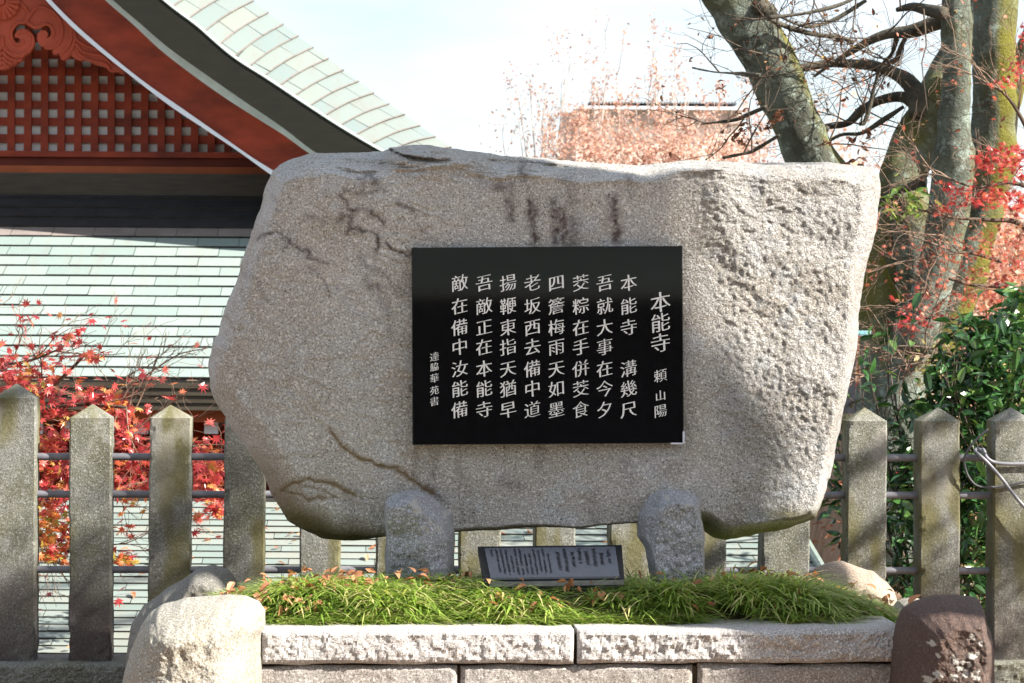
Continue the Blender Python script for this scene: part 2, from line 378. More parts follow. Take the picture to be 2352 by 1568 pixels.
# ------------------------------------------------------------------ boulders
def boulder(name, outl, Yc, Tf, Tb, mat, center=None, nr=60, na=240, amp=(.01, .006, .003), freq=(5, 16, 45), seed=1,
            k=1.7, pfun=None, parent=None, edge=.004, roughz=None, kfun=None, zdisp=.7):
    """outl rows: qx, qy, bevel width (q)."""
    O = resample(np.asarray(outl, float), na, True)
    qs = Yc / F
    c = np.array(center if center else O[:, :2].mean(0))
    s = 1 - np.linspace(0, 1, nr) ** 1.0
    G = c + s[:, None, None] * (O[None, :, :2] - c)                # (nr,na,2)
    X = G.reshape(-1, 2); w = np.broadcast_to(O[:, 2], (nr, na)).reshape(-1)
    d, _ = segdist(X, O[::max(1, na // 220)], True); d[:na] = 0
    t = np.clip(d / w, 0, 1); k = kfun(X) if kfun else k; prof = (1 - (1 - t) ** k) ** (1 / k)
    P0 = aU(X, np.full(len(X), Yc))
    att = {'rough': np.zeros(len(X)), 'stain_shade': np.zeros(len(X)), 'ochre': np.zeros(len(X)), 'moss': np.zeros(len(X)), 'pale': np.zeros(len(X))}
    rz = roughz(X) if roughz else np.ones(len(X)); att['rough'] = rz * .8
    nzv = amp[0] * fbm(P0, freq[0], 3, seed) * (0.5 + .5 * rz) + rz * (amp[1] * fbm(P0, freq[1], 3, seed + 3) + amp[2] * fbm(P0, freq[2], 3, seed + 5))
    y = Yc - Tf * prof - nzv * np.clip(t * 2, .15, 1)
    if pfun: y = y + pfun(X, t, att)
    Vf = P0.copy(); Vf[:, 1] = y; Vf[:, 2] += zdisp * (fbm(P0 + 5.5, freq[0] * 1.2, 3, seed + 20) * amp[0] + fbm(P0 + 2.2, freq[1], 3, seed + 22) * amp[1]) * np.clip(t * 1.5, 0, 1)
    # ragged outline
    rag = fbm(P0, 14, 4, seed + 9) * edge * np.clip(1 - t, 0, 1)
    dirv = P0 - np.array(U(c[0], c[1], Yc)); dirv /= np.linalg.norm(dirv, axis=1)[:, None] + 1e-6
    Vf[:, [0, 2]] += (dirv * rag[:, None])[:, [0, 2]]
    # back
    nb = max(6, nr // 5); sb = 1 - np.linspace(0, 1, nb + 1)[1:]
    Gb = (c + sb[:, None, None] * (O[None, ::1, :2] - c)).reshape(-1, 2)
    Pb = aU(Gb, np.full(len(Gb), Yc)); tb = np.clip(1 - np.repeat(sb, na), 0, 1)
    Pb[:, 1] = Yc + Tb * (1 - (1 - np.clip(tb * 2.6, 0, 1)) ** 1.8) ** (1 / 1.8) + .01 * fbm(Pb, 6, 3, seed)
    V = np.vstack([Vf, Pb]); n1 = nr * na
    j = np.arange(na); jn = (j + 1) % na
    Q = []
    for i in range(nr - 1): Q.append(np.stack([i * na + j, i * na + jn, (i + 1) * na + jn, (i + 1) * na + j], -1))
    Q.append(np.stack([j, n1 + j, n1 + jn, jn], -1))
    for i in range(nb - 1): Q.append(np.stack([n1 + i * na + j, n1 + (i + 1) * na + j, n1 + (i + 1) * na + jn, n1 + i * na + jn], -1))
    Q = np.vstack(Q)
    # orientation: outline given clockwise on screen or not -> fix
    a2 = O[:, :2]; area = np.sum(a2[:, 0] * np.roll(a2[:, 1], -1) - np.roll(a2[:, 0], -1) * a2[:, 1])
    if area > 0: Q = Q[:, ::-1]
    for kk in att: att[kk] = np.concatenate([np.clip(att[kk], 0, 1), np.zeros(len(Pb))])
    return obj(name, V, Q, mat, parent, None, True, att)

def sm(a, b, t):
    t = np.clip((t - a) / (b - a), 0, 1); return t * t * (3 - 2 * t)

STONE = [(622, 392, 55), (640, 375, 60), (670, 362, 65), (720, 350, 75), (790, 349, 80), (850, 350, 75), (880, 348, 60), (900, 340, 55), (925, 334, 60), (960, 332, 60), (1000, 335, 55),
         (1050, 341, 50), (1100, 349, 50), (1160, 357, 50), (1258, 364, 55), (1330, 371, 55), (1461, 381, 45), (1513, 374, 50), (1558, 369, 50), (1656, 369, 45), (1771, 372, 42), (1900, 372, 42), (1990, 380, 48),
         (2015, 385, 55), (2025, 396, 60), (2027, 430, 62), (2020, 480, 62), (2014, 530, 62), (2004, 570, 60), (1994, 600, 56), (1984, 660, 52), (1975, 730, 48), (1971, 790, 46), (1960, 850, 46), (1950, 900, 46),
         (1935, 960, 46), (1925, 1010, 46), (1910, 1080, 46), (1904, 1120, 46), (1890, 1170, 46), (1874, 1196, 44), (1850, 1206, 40), (1760, 1225, 40), (1670, 1241, 36), (1640, 1236, 34), (1620, 1222, 30),
         (1600, 1206, 26), (1540, 1198, 22), (1470, 1194, 20), (1400, 1195, 18), (1300, 1201, 18), (1200, 1207, 20), (1100, 1216, 22), (1040, 1221, 24), (980, 1226, 26), (880, 1231, 34), (840, 1239, 44), (790, 1242, 60), (740, 1237, 75),
         (700, 1225, 85), (660, 1196, 92), (640, 1162, 95), (620, 1135, 95), (600, 1092, 95), (575, 1050, 90), (550, 1010, 85), (530, 988, 80), (513, 962, 75), (490, 930, 70), (475, 895, 66), (470, 845, 62), (478, 800, 60), (481, 776, 60),
         (499, 770, 60), (505, 735, 60), (520, 690, 60), (540, 640, 60), (555, 590, 60), (572, 545, 58), (580, 510, 55), (598, 460, 55), (610, 420, 55)]
STAINS = [([(690, 640), (720, 620), (760, 650), (770, 690)], 4, .4), ([(880, 690), (900, 720), (905, 770)], 7, .35), ([(560, 620), (600, 640), (625, 690)], 4, .35), ([(835, 600), (850, 620), (900, 640)], 5, .4), ([(900, 660), (930, 680)], 8, .35), ([(640, 450), (660, 480)], 5, .3), ([(1080, 1100), (1085, 1180)], 9, .25), ([(1350, 1100), (1360, 1170)], 12, .25), ([(1500, 1060), (1560, 1070)], 14, .2), ([(1220, 475), (1222, 565)], 9, 1), ([(1212, 440), (1218, 480)], 6, .4), ([(1270, 475), (1274, 560)], 9, .95), ([(1288, 490), (1292, 560)], 9, .95), ([(1312, 515), (1318, 565)], 14, .7), ([(1402, 465), (1408, 565)], 10, 1),
          ([(1143, 434), (1175, 440), (1172, 470), (1176, 510)], 9, .75), ([(1199, 385), (1201, 425)], 8, .8), ([(1298, 420), (1310, 470)], 14, .35), ([(1438, 420), (1440, 470)], 7, .4), ([(1390, 470), (1386, 480)], 5, .6),
          ([(1105, 400), (1118, 440)], 8, .3), ([(838, 425), (855, 420), (872, 435), (880, 448)], 7, .7), ([(845, 440), (838, 455)], 6, .5), ([(805, 450), (840, 462), (870, 452), (890, 450)], 4, .6),
          ([(795, 468), (818, 495), (835, 503), (862, 502), (880, 520), (890, 535)], 5, .85), ([(788, 522), (800, 515), (822, 513), (815, 530), (812, 545)], 6, .8),
          ([(812, 545), (835, 543), (870, 555), (880, 575), (877, 600)], 4, 1), ([(893, 572), (910, 588), (955, 600)], 4, .95), ([(600, 545), (615, 535), (650, 534), (665, 545), (680, 560)], 4, .9),
          ([(670, 575), (680, 565), (705, 575), (740, 600), (765, 610)], 4, .85), ([(715, 505), (745, 508), (760, 515)], 4, .5), ([(925, 480), (950, 500)], 6, .7), ([(960, 530), (985, 550)], 5, .6), ([(850, 640), (885, 680)], 8, .5),
          ([(960, 1030), (965, 1100)], 8, .35), ([(1000, 1030), (1003, 1080)], 9, .4), ([(1060, 1030), (1064, 1180)], 8, .3), ([(985, 1110), (1010, 1135), (1005, 1165)], 12, .7), ([(1155, 1095), (1195, 1110)], 9, .5), ([(815, 1120), (820, 1200)], 16, .3),
          ([(1240, 1030), (1238, 1060)], 10, .4), ([(1430, 1040), (1445, 1080)], 12, .3), ([(1720, 420), (1800, 425), (1890, 440)], 16, .25), ([(1480, 1140), (1600, 1130)], 14, .2)]
CRACKS = [([(770, 990), (780, 1000), (796, 1025), (830, 1045), (870, 1062), (915, 1067), (945, 1090), (985, 1112), (1000, 1122)], 6, 1, .010), ([(655, 1118), (690, 1103), (720, 1098), (760, 1102), (790, 1108), (820, 1125)], 6, .9, .010),
          ([(655, 1118), (700, 1130), (720, 1140), (760, 1135)], 6, .9, .008), ([(700, 1112), (745, 1118), (785, 1132)], 4, .6, .005), ([(505, 735), (525, 722), (545, 735), (550, 760)], 4, .3, .008), ([(1640, 935), (1700, 950), (1745, 990), (1730, 1040)], 5, .12, .006),
          ([(1600, 905), (1640, 880), (1650, 860)], 3, .3, .004), ([(880, 1232), (930, 1228), (1000, 1215)], 4, .1, .006)]
def stone_fun(X, t, att):
    y = np.zeros(len(X)); qx, qy = X[:, 0], X[:, 1]
    P = np.stack([qx * .01, qy * .01, qx * 0], -1)
    jx = np.stack([qx + 6 * fbm(P, 5.0, 4, 41), qy + 6 * fbm(P, 5.0, 4, 57)], -1)
    for pl, w, a in STAINS:
        d, _ = segdist(jx, pl) if False else segdist(jx, pl)
        e = a if isinstance(a, (int, float)) else 1
        att['stain_shade'] = np.maximum(att['stain_shade'], e * .95 * np.exp(-(d / (w * 1.25)) ** 2) * (0.8 + .35 * fbm(P, 14, 2, 77)))
    for pl, w, a, dep in CRACKS:
        d, sd = segdist(X + .5 * (jx - X), pl)
        att['ochre'] = np.maximum(att['ochre'], a * .75 * np.exp(-(d / (w * .95)) ** 2))
        att['stain_shade'] = np.maximum(att['stain_shade'], a * .35 * np.exp(-(d / (w * .5)) ** 2))
        y += .22 * dep * np.exp(-(d / w) ** 2) + dep * .45 * np.where(sd > 0, np.exp(-d / 45), 0)
    # underside and weathered edges carry moss
    left_edge = (1 - sm(.35, 1.0, t)) * sm(1000, 1100, qy) * (1 - sm(700, 900, qx))
    att['moss'] = np.maximum(att['moss'], .8 * (1 - sm(.3, .9, t)) * (sm(1120, 1190, qy)))
    att['ochre'] = np.maximum(att['ochre'], .6 * left_edge)
    att['moss'] = np.maximum(att['moss'], .8 * np.exp(-((qx - 1790) / 70) ** 2 - ((qy - 1172) / 16) ** 2))
    # left part curves away, right part leans a little
    y += .09 * np.clip((880 - qx) / 420, 0, 1) ** 1.7
    y += .03 * np.clip((qx - 1640) / 380, 0, 1) ** 1.4
    # raised slab on the top with a dark step under it
    lx_ = np.array([880, 898, 925, 975, 1040, 1066, 1100]); ly_ = np.array([330, 344, 366, 380, 387, 366, 345])
    above = (qy < np.interp(qx, lx_, ly_)) & (qx > 880) & (qx < 1100); d, sd = segdist(X, np.stack([lx_, ly_], -1))
    fd = 1 - sm(950, 1060, qx); y -= .034 * np.where(above, np.exp(-d / 22), 0) * fd; y += .016 * np.where(~above, np.exp(-(d / 10) ** 2), 0) * (qy < 420) * fd
    strat = fbm(np.stack([qx * .012, qy * .075, qx * 0], -1), 1.0, 4, 91)
    y += .020 * strat * (1 - sm(395, 440, qy)) * sm(.02, .3, t)
    led = fbm(np.stack([qx * .0045 + qy * .003, qy * .007 - qx * .003, qx * 0], -1), 1.0, 4, 95); led = led * 2 - np.floor(led * 2)
    y += .0035 * (sm(0, .9, led) - .5) * (1 - sm(950, 1150, qx)) * sm(.3, 1, t)
    # slabby ledges of the top strip
    for pl in ([(1125, 372), (1250, 380), (1300, 388)], [(1285, 374), (1360, 382)], [(1450, 378), (1510, 372), (1560, 382)], [(1580, 385), (1700, 378), (1800, 380)], [(690, 380), (760, 388), (830, 378)]):
        d, sd = segdist(X, pl); y += .012 * np.exp(-(d / 3.5) ** 2)
    # lower right ledge
    d, sd = segdist(X, [(1640, 1192), (1720, 1190), (1800, 1178), (1850, 1150), (1870, 1120)])
    y += .03 * np.where((qy > 1100) & (sd > 0), np.clip(d / 40, 0, 1), 0)
    # scooped hollow on the right
    y += .010 * np.exp(-((qx - 1740) / 90) ** 2 - ((qy - 985) / 45) ** 2)
    # keep the seat of the plaque flat
    return y
def stone_rough(X):
    r = sm(1590, 1680, X[:, 0] + .10 * (800 - X[:, 1])) * (1 - .5 * sm(980, 1090, X[:, 1]))
    return .22 + .95 * r + .5 * (1 - sm(370, 420, X[:, 1])) * (1 - r)
stone = boulder('memorial_stone', STONE, 7.6, .24, .32, M_STONE, (1250, 790), 220, 900, (.024, .0009, .0030), (3, 30, 85), 3, 1.9, stone_fun, None, .005, stone_rough, lambda X: 1.6 - .4 * np.maximum(1 - sm(430, 520, X[:, 1]), sm(1780, 1880, X[:, 0])))
tag(stone, 'huge rough granite boulder with black inscribed plaque, propped on two stones', 'memorial stone')

# plaque
YP = 7.325
pq = [(945, 568), (1568, 564), (1571, 1018), (947, 1022)]
PC = [U(x, y, YP) for x, y in pq]
def plq(u, v): # q position -> world on plaque plane
    return U(u, v, YP)
b = MB()
back = Vector((0, .10, 0))
inset = [Vector(p) for p in PC]
cx = sum((p for p in PC), Vector()) / 4
fr = [cx + (p - cx) * .994 for p in PC]
outer = [Vector((p.x, YP + .006, p.z)) for p in PC]
V = [*fr, *outer, *[p + back for p in outer]]
Q = [[3, 2, 1, 0]]
for i in range(4):
    j = (i + 1) % 4
    Q += [[i, j, 4 + j, 4 + i], [4 + i, 4 + j, 8 + j, 8 + i]]
b.add(np.array(V), Q); plaque = b.build('plaque', M_BLACK, stone)
plaque['label'] = 'polished black plaque carved with white vertical characters'
RX = (PC[1] - PC[0]).normalized(); RZ = (PC[0] - PC[3]).normalized()

def glyph(ch):
    c = bpy.data.curves.new('glyph', 'FONT'); c.body = ch; c.size = 1; c.resolution_u = 3
    o = bpy.data.objects.new('glyph', c); COL.objects.link(o)
    me = bpy.data.meshes.new_from_object(o.evaluated_get(bpy.context.evaluated_depsgraph_get()))
    V = np.array([v.co[:] for v in me.vertices]); me.calc_loop_triangles(); FA = [list(t.vertices) for t in me.loop_triangles]
    bpy.data.objects.remove(o); bpy.data.curves.remove(c); bpy.data.meshes.remove(me)
    # brush-like contrast: uprights swell, level strokes thin out
    cnt = {}
    for t in FA:
        for a, b_, c_ in ((0, 1, 2), (1, 2, 0), (2, 0, 1)):
            cnt.setdefault(tuple(sorted((t[a], t[b_]))), []).append((t[a], t[b_], t[c_]))
    N_ = np.zeros((len(V), 2))
    for e, l in cnt.items():
        if len(l) != 1: continue
        a, b_, c_ = l[0]; d = V[b_][:2] - V[a][:2]; L = np.hypot(*d)
        if L < 1e-6: continue
        n_ = np.array([d[1], -d[0]]) / L
        if n_ @ (V[c_][:2] - V[a][:2]) > 0: n_ = -n_
        w_ = min(L, .12); N_[a] += n_ * w_; N_[b_] += n_ * w_
    ln_ = np.linalg.norm(N_, axis=1)[:, None]; N_ = N_ / np.maximum(ln_, 1e-6)
    den = len(V); thin = .013 if den < 90 else .008
    V[:, 0] += N_[:, 0] * (.013 if den < 60 else .007); V[:, 1] -= N_[:, 1] * thin * (1 - .6 * np.sin(V[:, 0] * 5 + V[:, 1] * 3))
    return V, FA
GC = {}
rng = np.random.default_rng(5)
def write_column(chars, rows, x, sizes, name='inscription'):
    mb = MB()
    for ch, ry, sz in zip(chars, rows, sizes):
        if ch == ' ': continue
        if ch not in GC: GC[ch] = glyph(ch)
        V, FA = GC[ch]
        V = V.copy(); X = V[:, 0] - .5; Y = V[:, 1] - .38
        Y2 = Y + .10 * X + .05 * np.sin(X * 3.0) + .012 * np.sin(X * 9 + Y * 5); X2 = X * 1.02 - .03 * Y + .012 * np.sin(Y * 11 + X * 4)
        sw = YP * sz / F; ctr = plq(x, ry)
        W3 = np.array(ctr) + np.outer(X2 * sw, np.array(RX)) + np.outer(Y2 * sw, np.array(RZ))
        front = W3 + np.array([0, -.0022, 0]); front[:, 1] -= V[:, 2] * sw
        T = [f for f in FA if len(f) == 3]; Qd = [f for f in FA if len(f) == 4]
        mb.add(front, Qd, T)
    return mb.build(name, M_LETTER, plaque)
rows = [649, 702, 751, 796, 846, 892, 940]
for x, s in ((1444, '本能寺 溝幾尺'), (1389, '吾就大事在今夕'), (1334, '茭粽在手併茭食'), (1278, '四簷梅雨天如墨'), (1223, '老坂西去備中道'), (1167, '揚鞭東指天猶早'), (1112, '吾敵正在本能寺'), (1056, '敵在備中汝能備')):
    write_column(s, rows, x, [39.5] * 7)
write_column('本能寺頼山陽', [693, 740, 787, 862, 908, 943], 1517, [49, 46, 46, 31, 26, 31])
write_column('達脇華苑書', [819, 842, 868, 896, 921], 998, [22, 20, 22, 21, 22])
# bright metal angle at the lower right corner of the plaque
b = MB()
c0 = Vector(PC[2]) + Vector((0, -.001, 0))
b.box(c0 + RX * -.001 + RZ * .018, (.006, .014, .036)); b.box(c0 + RX * -.022 + RZ * .0, (.036, .012, .005))
b.build('corner_bracket', M_BRACKET, plaque)

# supports
def lichen(spots):
    def f(X, t, att):
        P = np.stack([X[:, 0] * .01, X[:, 1] * .01, X[:, 0] * 0], -1)
        for (x, y, r) in spots:
            d = np.hypot(X[:, 0] - x, X[:, 1] - y) + r * .55 * fbm(P, 16, 3, 5)
            att['pale'] = np.maximum(att['pale'], .9 * (1 - sm(r * .7, r * 1.2, d)))
        return np.zeros(len(X))
    return f
def facet(spots, ax, ay, bx, by, da, db):
    L = lichen(spots)
    def f(X, t, att):
        y = L(X, t, att); d, sd = segdist(X, [(ax, ay), (bx, by)])
        return y + d * np.where(X[:, 0] < ax + (bx - ax) * (X[:, 1] - ay) / (by - ay), da, db) * .0013
    return f
s1 = boulder('support_stone', [(884, 1330, 12), (882, 1240, 12), (881, 1152, 12), (897, 1137, 26), (925, 1129, 30), (947, 1124, 30), (962, 1129, 30), (990, 1142, 32), (1017, 1164, 30), (1038, 1180, 26), (1042, 1230, 16), (1044, 1330, 14), (960, 1340, 20)],
             7.30, .12, .20, M_SUP, (960, 1240), 70, 280, (.012, .006, .004), (5, 20, 60), 21, 1.15, facet([(990, 1195, 4), (1003, 1206, 4), (975, 1203, 5), (985, 1210, 4), (1008, 1212, 6), (955, 1150, 9), (1022, 1180, 5), (963, 1165, 8)], 950, 1124, 1000, 1330, .5, .9), zdisp=.4)
tag(s1, 'bluish granite prop with pale lichen spots under the left part of the memorial stone', 'support stone', 'stones propping the memorial stone')
s2 = boulder('support_stone', [(1494, 1335, 14), (1487, 1290, 14), (1480, 1260, 14), (1467, 1235, 14), (1466, 1185, 14), (1480, 1158, 24), (1510, 1130, 30), (1540, 1121, 30), (1580, 1129, 28), (1610, 1148, 20), (1618, 1200, 12), (1623, 1335, 12), (1560, 1345, 20)],
             7.30, .12, .20, M_SUP, (1545, 1240), 70, 280, (.012, .006, .004), (5, 20, 60), 33, 1.15, facet([(1530, 1140, 6), (1575, 1160, 5), (1600, 1240, 4)], 1520, 1121, 1490, 1330, 1.4, .35), zdisp=.4)
tag(s2, 'plain bluish granite prop with notched top, right of the small sign', 'support stone', 'stones propping the memorial stone')

# loose rocks
r = boulder('rock', [(278, 1640, 120), (284, 1560, 120), (292, 1525, 115), (303, 1490, 110), (320, 1450, 100), (344, 1410, 85), (376, 1387, 75), (430, 1374, 70), (520, 1367, 75), (560, 1370, 95), (592, 1384, 100), (608, 1406, 105), (608, 1432, 105), (602, 1455, 100), (600, 1480, 90), (602, 1560, 80), (604, 1640, 80)],
            6.60, .28, .22, M_ROCKP, (450, 1500), 110, 380, (.020, .006, .0035), (4, 15, 50), 51, 1.9)
tag(r, 'large pale sunlit boulder at the left end of the low granite wall', 'rock')
r = boulder('rock', [(288, 1560, 60), (296, 1470, 60), (305, 1430, 60), (330, 1392, 50), (380, 1352, 45), (425, 1325, 40), (455, 1303, 40), (492, 1297, 40), (525, 1308, 45), (548, 1335, 50), (560, 1370, 60), (565, 1440, 60), (500, 1560, 60)],
            7.45, .25, .2, M_ROCKD, (420, 1430), 50, 200, (.03, .012, .004), (4, 13, 40), 61, 1.6)
tag(r, 'dark shaded humped rock behind the pale boulder, in front of the fence posts', 'rock')
r = boulder('rock', [(2046, 1640, 60), (2052, 1520, 60), (2058, 1460, 60), (2068, 1425, 60), (2082, 1398, 55), (2110, 1382, 50), (2150, 1370, 50), (2205, 1367, 50), (2243, 1371, 45), (2252, 1392, 45), (2258, 1420, 50), (2268, 1440, 50), (2276, 1490, 60), (2280, 1560, 60), (2282, 1640, 60)],
            6.63, .26, .2, M_ROCKB, (2165, 1500), 120, 420, (.016, .008, .005), (4, 14, 45), 71, 1.45,
            lichen([(1176 + (a_ - 1176) * .965, 732 + (c_ - 732) * .965, q_) for a_, c_, q_ in [(2190, 1510, 7), (2205, 1515, 6), (2180, 1500, 5), (2225, 1500, 8), (2237, 1495, 6), (2200, 1530, 7), (2212, 1540, 7), (2150, 1545, 10), (2130, 1560, 9), (2185, 1550, 8), (2235, 1545, 9), (2220, 1520, 5), (2195, 1525, 5), (2140, 1475, 6), (2150, 1500, 5), (2100, 1405, 6), (2115, 1415, 7), (2090, 1420, 6), (2090, 1430, 5), (2225, 1455, 8), (2130, 1400, 5), (2245, 1470, 6)]]), zdisp=.2)
tag(r, 'dark reddish brown rock spotted with pale lichen at the right end of the wall', 'rock')
r = boulder('rock', [(1850, 1345, 40), (1872, 1305, 40), (1898, 1292, 40), (1935, 1290, 40), (1965, 1297, 40), (2002, 1311, 40), (2034, 1335, 40), (2052, 1355, 40), (2068, 1400, 40), (1960, 1420, 40)],
            7.95, .16, .15, M_ROCKT, (1965, 1360), 40, 180, (.010, .005, .003), (6, 16, 45), 81, 1.5, zdisp=.2)
tag(r, 'flat topped tan rock at the back right edge of the grass mound', 'rock')
r = boulder('rock', [(2052, 1400, 30), (2066, 1382, 30), (2085, 1374, 30), (2110, 1377, 30), (2125, 1392, 30), (2120, 1430, 30), (2060, 1440, 30)],
            7.6, .10, .1, M_ROCKP, (2088, 1408), 30, 120, (.015, .006, .003), (8, 18, 45), 91, 1.5)
tag(r, 'small pale stone peeping out between grass mound and dark brown rock', 'rock')

# ------------------------------------------------------------------ retaining wall (coping + blocks)
A = R(4.0)
fx = Vector((math.cos(A), math.sin(A), 0)); fn = Vector((math.sin(A), -math.cos(A), 0))
WY = 6.62
w0 = Vector((0, WY, 0))
def roughblock(name, q0, q1, zt, zb, face, depth, mat, parent, seed, amp, nx=None):
    """block whose front face is hewn; q0,q1 = picture x of its ends on plane `face`"""
    a = Upl(q0, 1480, face, fn); bb = Upl(q1, 1480, face, fn)
    L = (bb - a).xy.length; H = zt - zb
    nx = max(8, int(L / (.006 if L < 2 else .012))); nzz = max(6, int(H / .006))
    u = np.linspace(0, L, nx); v = np.linspace(0, H, nzz); Ug, Vg = np.meshgrid(u, v)
    base = np.array([a.x, a.y, zb]); ax = np.array(fx); nn = np.array(fn)
    P = base + Ug[..., None] * ax + Vg[..., None] * np.array([0, 0, 1])
    e = np.minimum(np.minimum(Ug, L - Ug), np.minimum(Vg, H - Vg))
    em = np.clip(e / .014, 0, 1)
    dsp = amp * (.7 * fbm(P, 19, 3, seed, .6) + .75 * np.abs(fbm(P, 34, 4, seed + 4, .62))) * (.25 + .75 * em) - .012 * (1 - em) ** 2
    P = P + dsp[..., None] * nn
    P[-1, :, 2] += .003 * fbm(P[-1], 9, 3, seed + 8)
    P[0, :, 2] += .004 * fbm(P[0], 7, 3, seed + 9)
    nrow, ncol = P.shape[:2]; V = P.reshape(-1, 3)
    ii = np.arange(nrow - 1)[:, None] * ncol + np.arange(ncol - 1)[None]
    Q = [np.stack([ii, ii + 1, ii + ncol + 1, ii + ncol], -1).reshape(-1, 4)]
    # boundary loop extruded backwards
    loop = list(range(ncol)) + [r_ * ncol + ncol - 1 for r_ in range(1, nrow)] + [(nrow - 1) * ncol + c_ for c_ in range(ncol - 2, -1, -1)] + [r_ * ncol for r_ in range(nrow - 2, 0, -1)]
    loop = np.array(loop); nL = len(loop)
    Bv = V[loop] - depth * nn; Bv = Bv + .002 * fbm(Bv, 20, 2, seed)[:, None]
    n0 = len(V); k = np.arange(nL); kn = (k + 1) % nL
    Q.append(np.stack([loop[kn], loop[k], n0 + k, n0 + kn], -1))
    return obj(name, np.vstack([V, Bv]), np.vstack(Q), mat, parent, None, False)
ZT = UZ(1176, 1447, 0).z; ZT = U(1176, 1447, WY).z
wall = empty('retaining_wall', (0, WY, 0), 'low granite retaining wall with hewn pale coping in front of the grass mound', 'wall')
ORG[wall.name] = Vector((0, WY, 0))
zc0 = U(1176, 1525, WY).z; zw1 = zc0 - .006
fb = Vector((0, WY + .014, 0))
roughblock('coping_stone', 600, 1319, ZT, zc0, w0, .26, M_COPE, wall, 11, .008)
roughblock('coping_stone', 1327, 2078, ZT, zc0, w0, .26, M_COPE, wall, 19, .010)
for i, (a0, a1) in enumerate(((560, 1051), (1059, 1592), (1604, 2130))):
    roughblock('wall_block', a0, a1, zw1, zw1 - .36, fb, .2, M_BLOCK, wall, 25 + i, .0022)
    roughblock('wall_block', a0 - 230, a1 - 238, zw1 - .37, 0, fb, .2, M_BLOCK, wall, 35 + i, .0022)
b = MB()  # mortar bed behind the joints
b.box(Vector((0.17, WY + .112, zw1 / 2)), (1.9, .14, zw1 - .01), Matrix.Rotation(A, 3, 'Z')); b.build('mortar_bed', M_SOIL, wall)

# ------------------------------------------------------------------ mound
def mound_z(x, y):
    yf = y - x * math.tan(A)
    t = np.clip((yf - 6.74) / .26, 0, 1)
    z = ZT - .025 + .065 * (t * t * (3 - 2 * t)) - .16 * sm(7.2, 7.95, yf)
    z = z - .10 * np.clip((-x - .55) / .5, 0, 1) ** 1.5 * 0.6
    z = z - .09 * sm(.75, 1.35, x) 
    return z
xs = np.linspace(-.90, 1.30, 90); ys = np.linspace(6.66, 8.62, 70)
MX, MY = np.meshgrid(xs, ys); MYs = MY + MX * math.tan(A)
MZ = mound_z(MX, MYs) + .012 * vnoise(np.stack([MX * 9, MYs * 9, MX * 0], -1), 3)
Vt = np.stack([MX, MYs, MZ], -1); nr_, nc_ = MX.shape
ii = np.arange(nr_ - 1)[:, None] * nc_ + np.arange(nc_ - 1)[None]
loop = np.array(list(range(nc_)) + [k * nc_ + nc_ - 1 for k in range(1, nr_)] + [(nr_ - 1) * nc_ + k for k in range(nc_ - 2, -1, -1)] + [k * nc_ for k in range(nr_ - 2, 0, -1)])
Vt = Vt.reshape(-1, 3); Bv = Vt[loop].copy(); Bv[:, 2] = -.01; k = np.arange(len(loop)); kn = (k + 1) % len(loop)
o = obj('mound', np.vstack([Vt, Bv]), np.vstack([np.stack([ii, ii + 1, ii + nc_ + 1, ii + nc_], -1).reshape(-1, 4), np.stack([loop[kn], loop[k], len(Vt) + k, len(Vt) + kn], -1)]), M_SOIL, origin=Vector((0, 7.4, 0)))
o['kind'] = 'structure'

def blocked(x, y):
    """places taken by supports, sign or rocks"""
    r = ((x > -.395) & (x < -.17) & (y > 7.12) & (y < 7.55)) | ((x > .38) & (x < .60) & (y > 7.12) & (y < 7.55))
    r |= (x > -.105) & (x < .33) & (y > 6.985) & (y < 7.36)
    r |= (x < -.86 + .2 * np.clip(7.1 - y, 0, 1)) & (y < 7.6) & (x < -.70)
    r |= (x < -.70) & (y < 6.78)
    r |= (x > 1.06) & (y < 6.95)
    return r
N = 48000
gxr = rng.uniform(-.86, 1.12, N); gyr = 6.765 + 1.35 * rng.uniform(0, 1, N) ** 1.75 + gxr * math.tan(A)
ok = ~blocked(gxr, gyr); ok &= ~((gxr < -.72) & (gyr < 7.05)); ok &= (vnoise(np.stack([gxr * 7, gyr * 7, gxr * 0], -1), 8) > -.55)
gxr, gyr = gxr[ok], gyr[ok]; N = len(gxr)
gzr = mound_z(gxr, gyr)
clump = vnoise(np.stack([gxr * 6, gyr * 6, gxr * 0], -1), 12)
front = 1 - sm(6.74, 7.0, gyr - gxr * math.tan(A))
ln = (.100 + .070 * rng.random(N) + .03 * clump) * np.where(gyr - gxr * math.tan(A) > 7.45, .85, 1.0) * (1 - .2 * front) * (1 - .45 * sm(.85, 1.12, gxr)) * (1 - .45 * sm(.55, .86, -gxr))
az = rng.uniform(0, 2 * np.pi, N) + 0
lean = .25 + .5 * rng.random(N)
dx_ = np.cos(az); dy_ = np.sin(az) - .35 * rng.random(N) * (1 - front)
k = np.linspace(0, 1, 6)
dy_ = np.where(front > .6, np.maximum(dy_, -.35), dy_); hor = ln[:, None] * (lean[:, None] * k + (.40 + .50 * rng.random(N))[:, None] * k ** 2.2) * .85
ver = ln[:, None] * (.98 * k - (.50 + .50 * rng.random(N))[:, None] * k ** 2.1)
BX = gxr[:, None] + dx_[:, None] * hor; BY = gyr[:, None] + dy_[:, None] * hor; BZ = gzr[:, None] - .01 + ver
wd = (.0019 + .0014 * rng.random(N))[:, None] * np.array([.8, 1, 1, .85, .6, .08])
sx, sy = -dy_[:, None], dx_[:, None]
Lf = np.stack([BX - sx * wd, BY - sy * wd, BZ], -1); Rf = np.stack([BX + sx * wd, BY + sy * wd, BZ], -1)
V = np.stack([Lf, Rf], 2).reshape(-1, 3)           # (N,6,2,3)
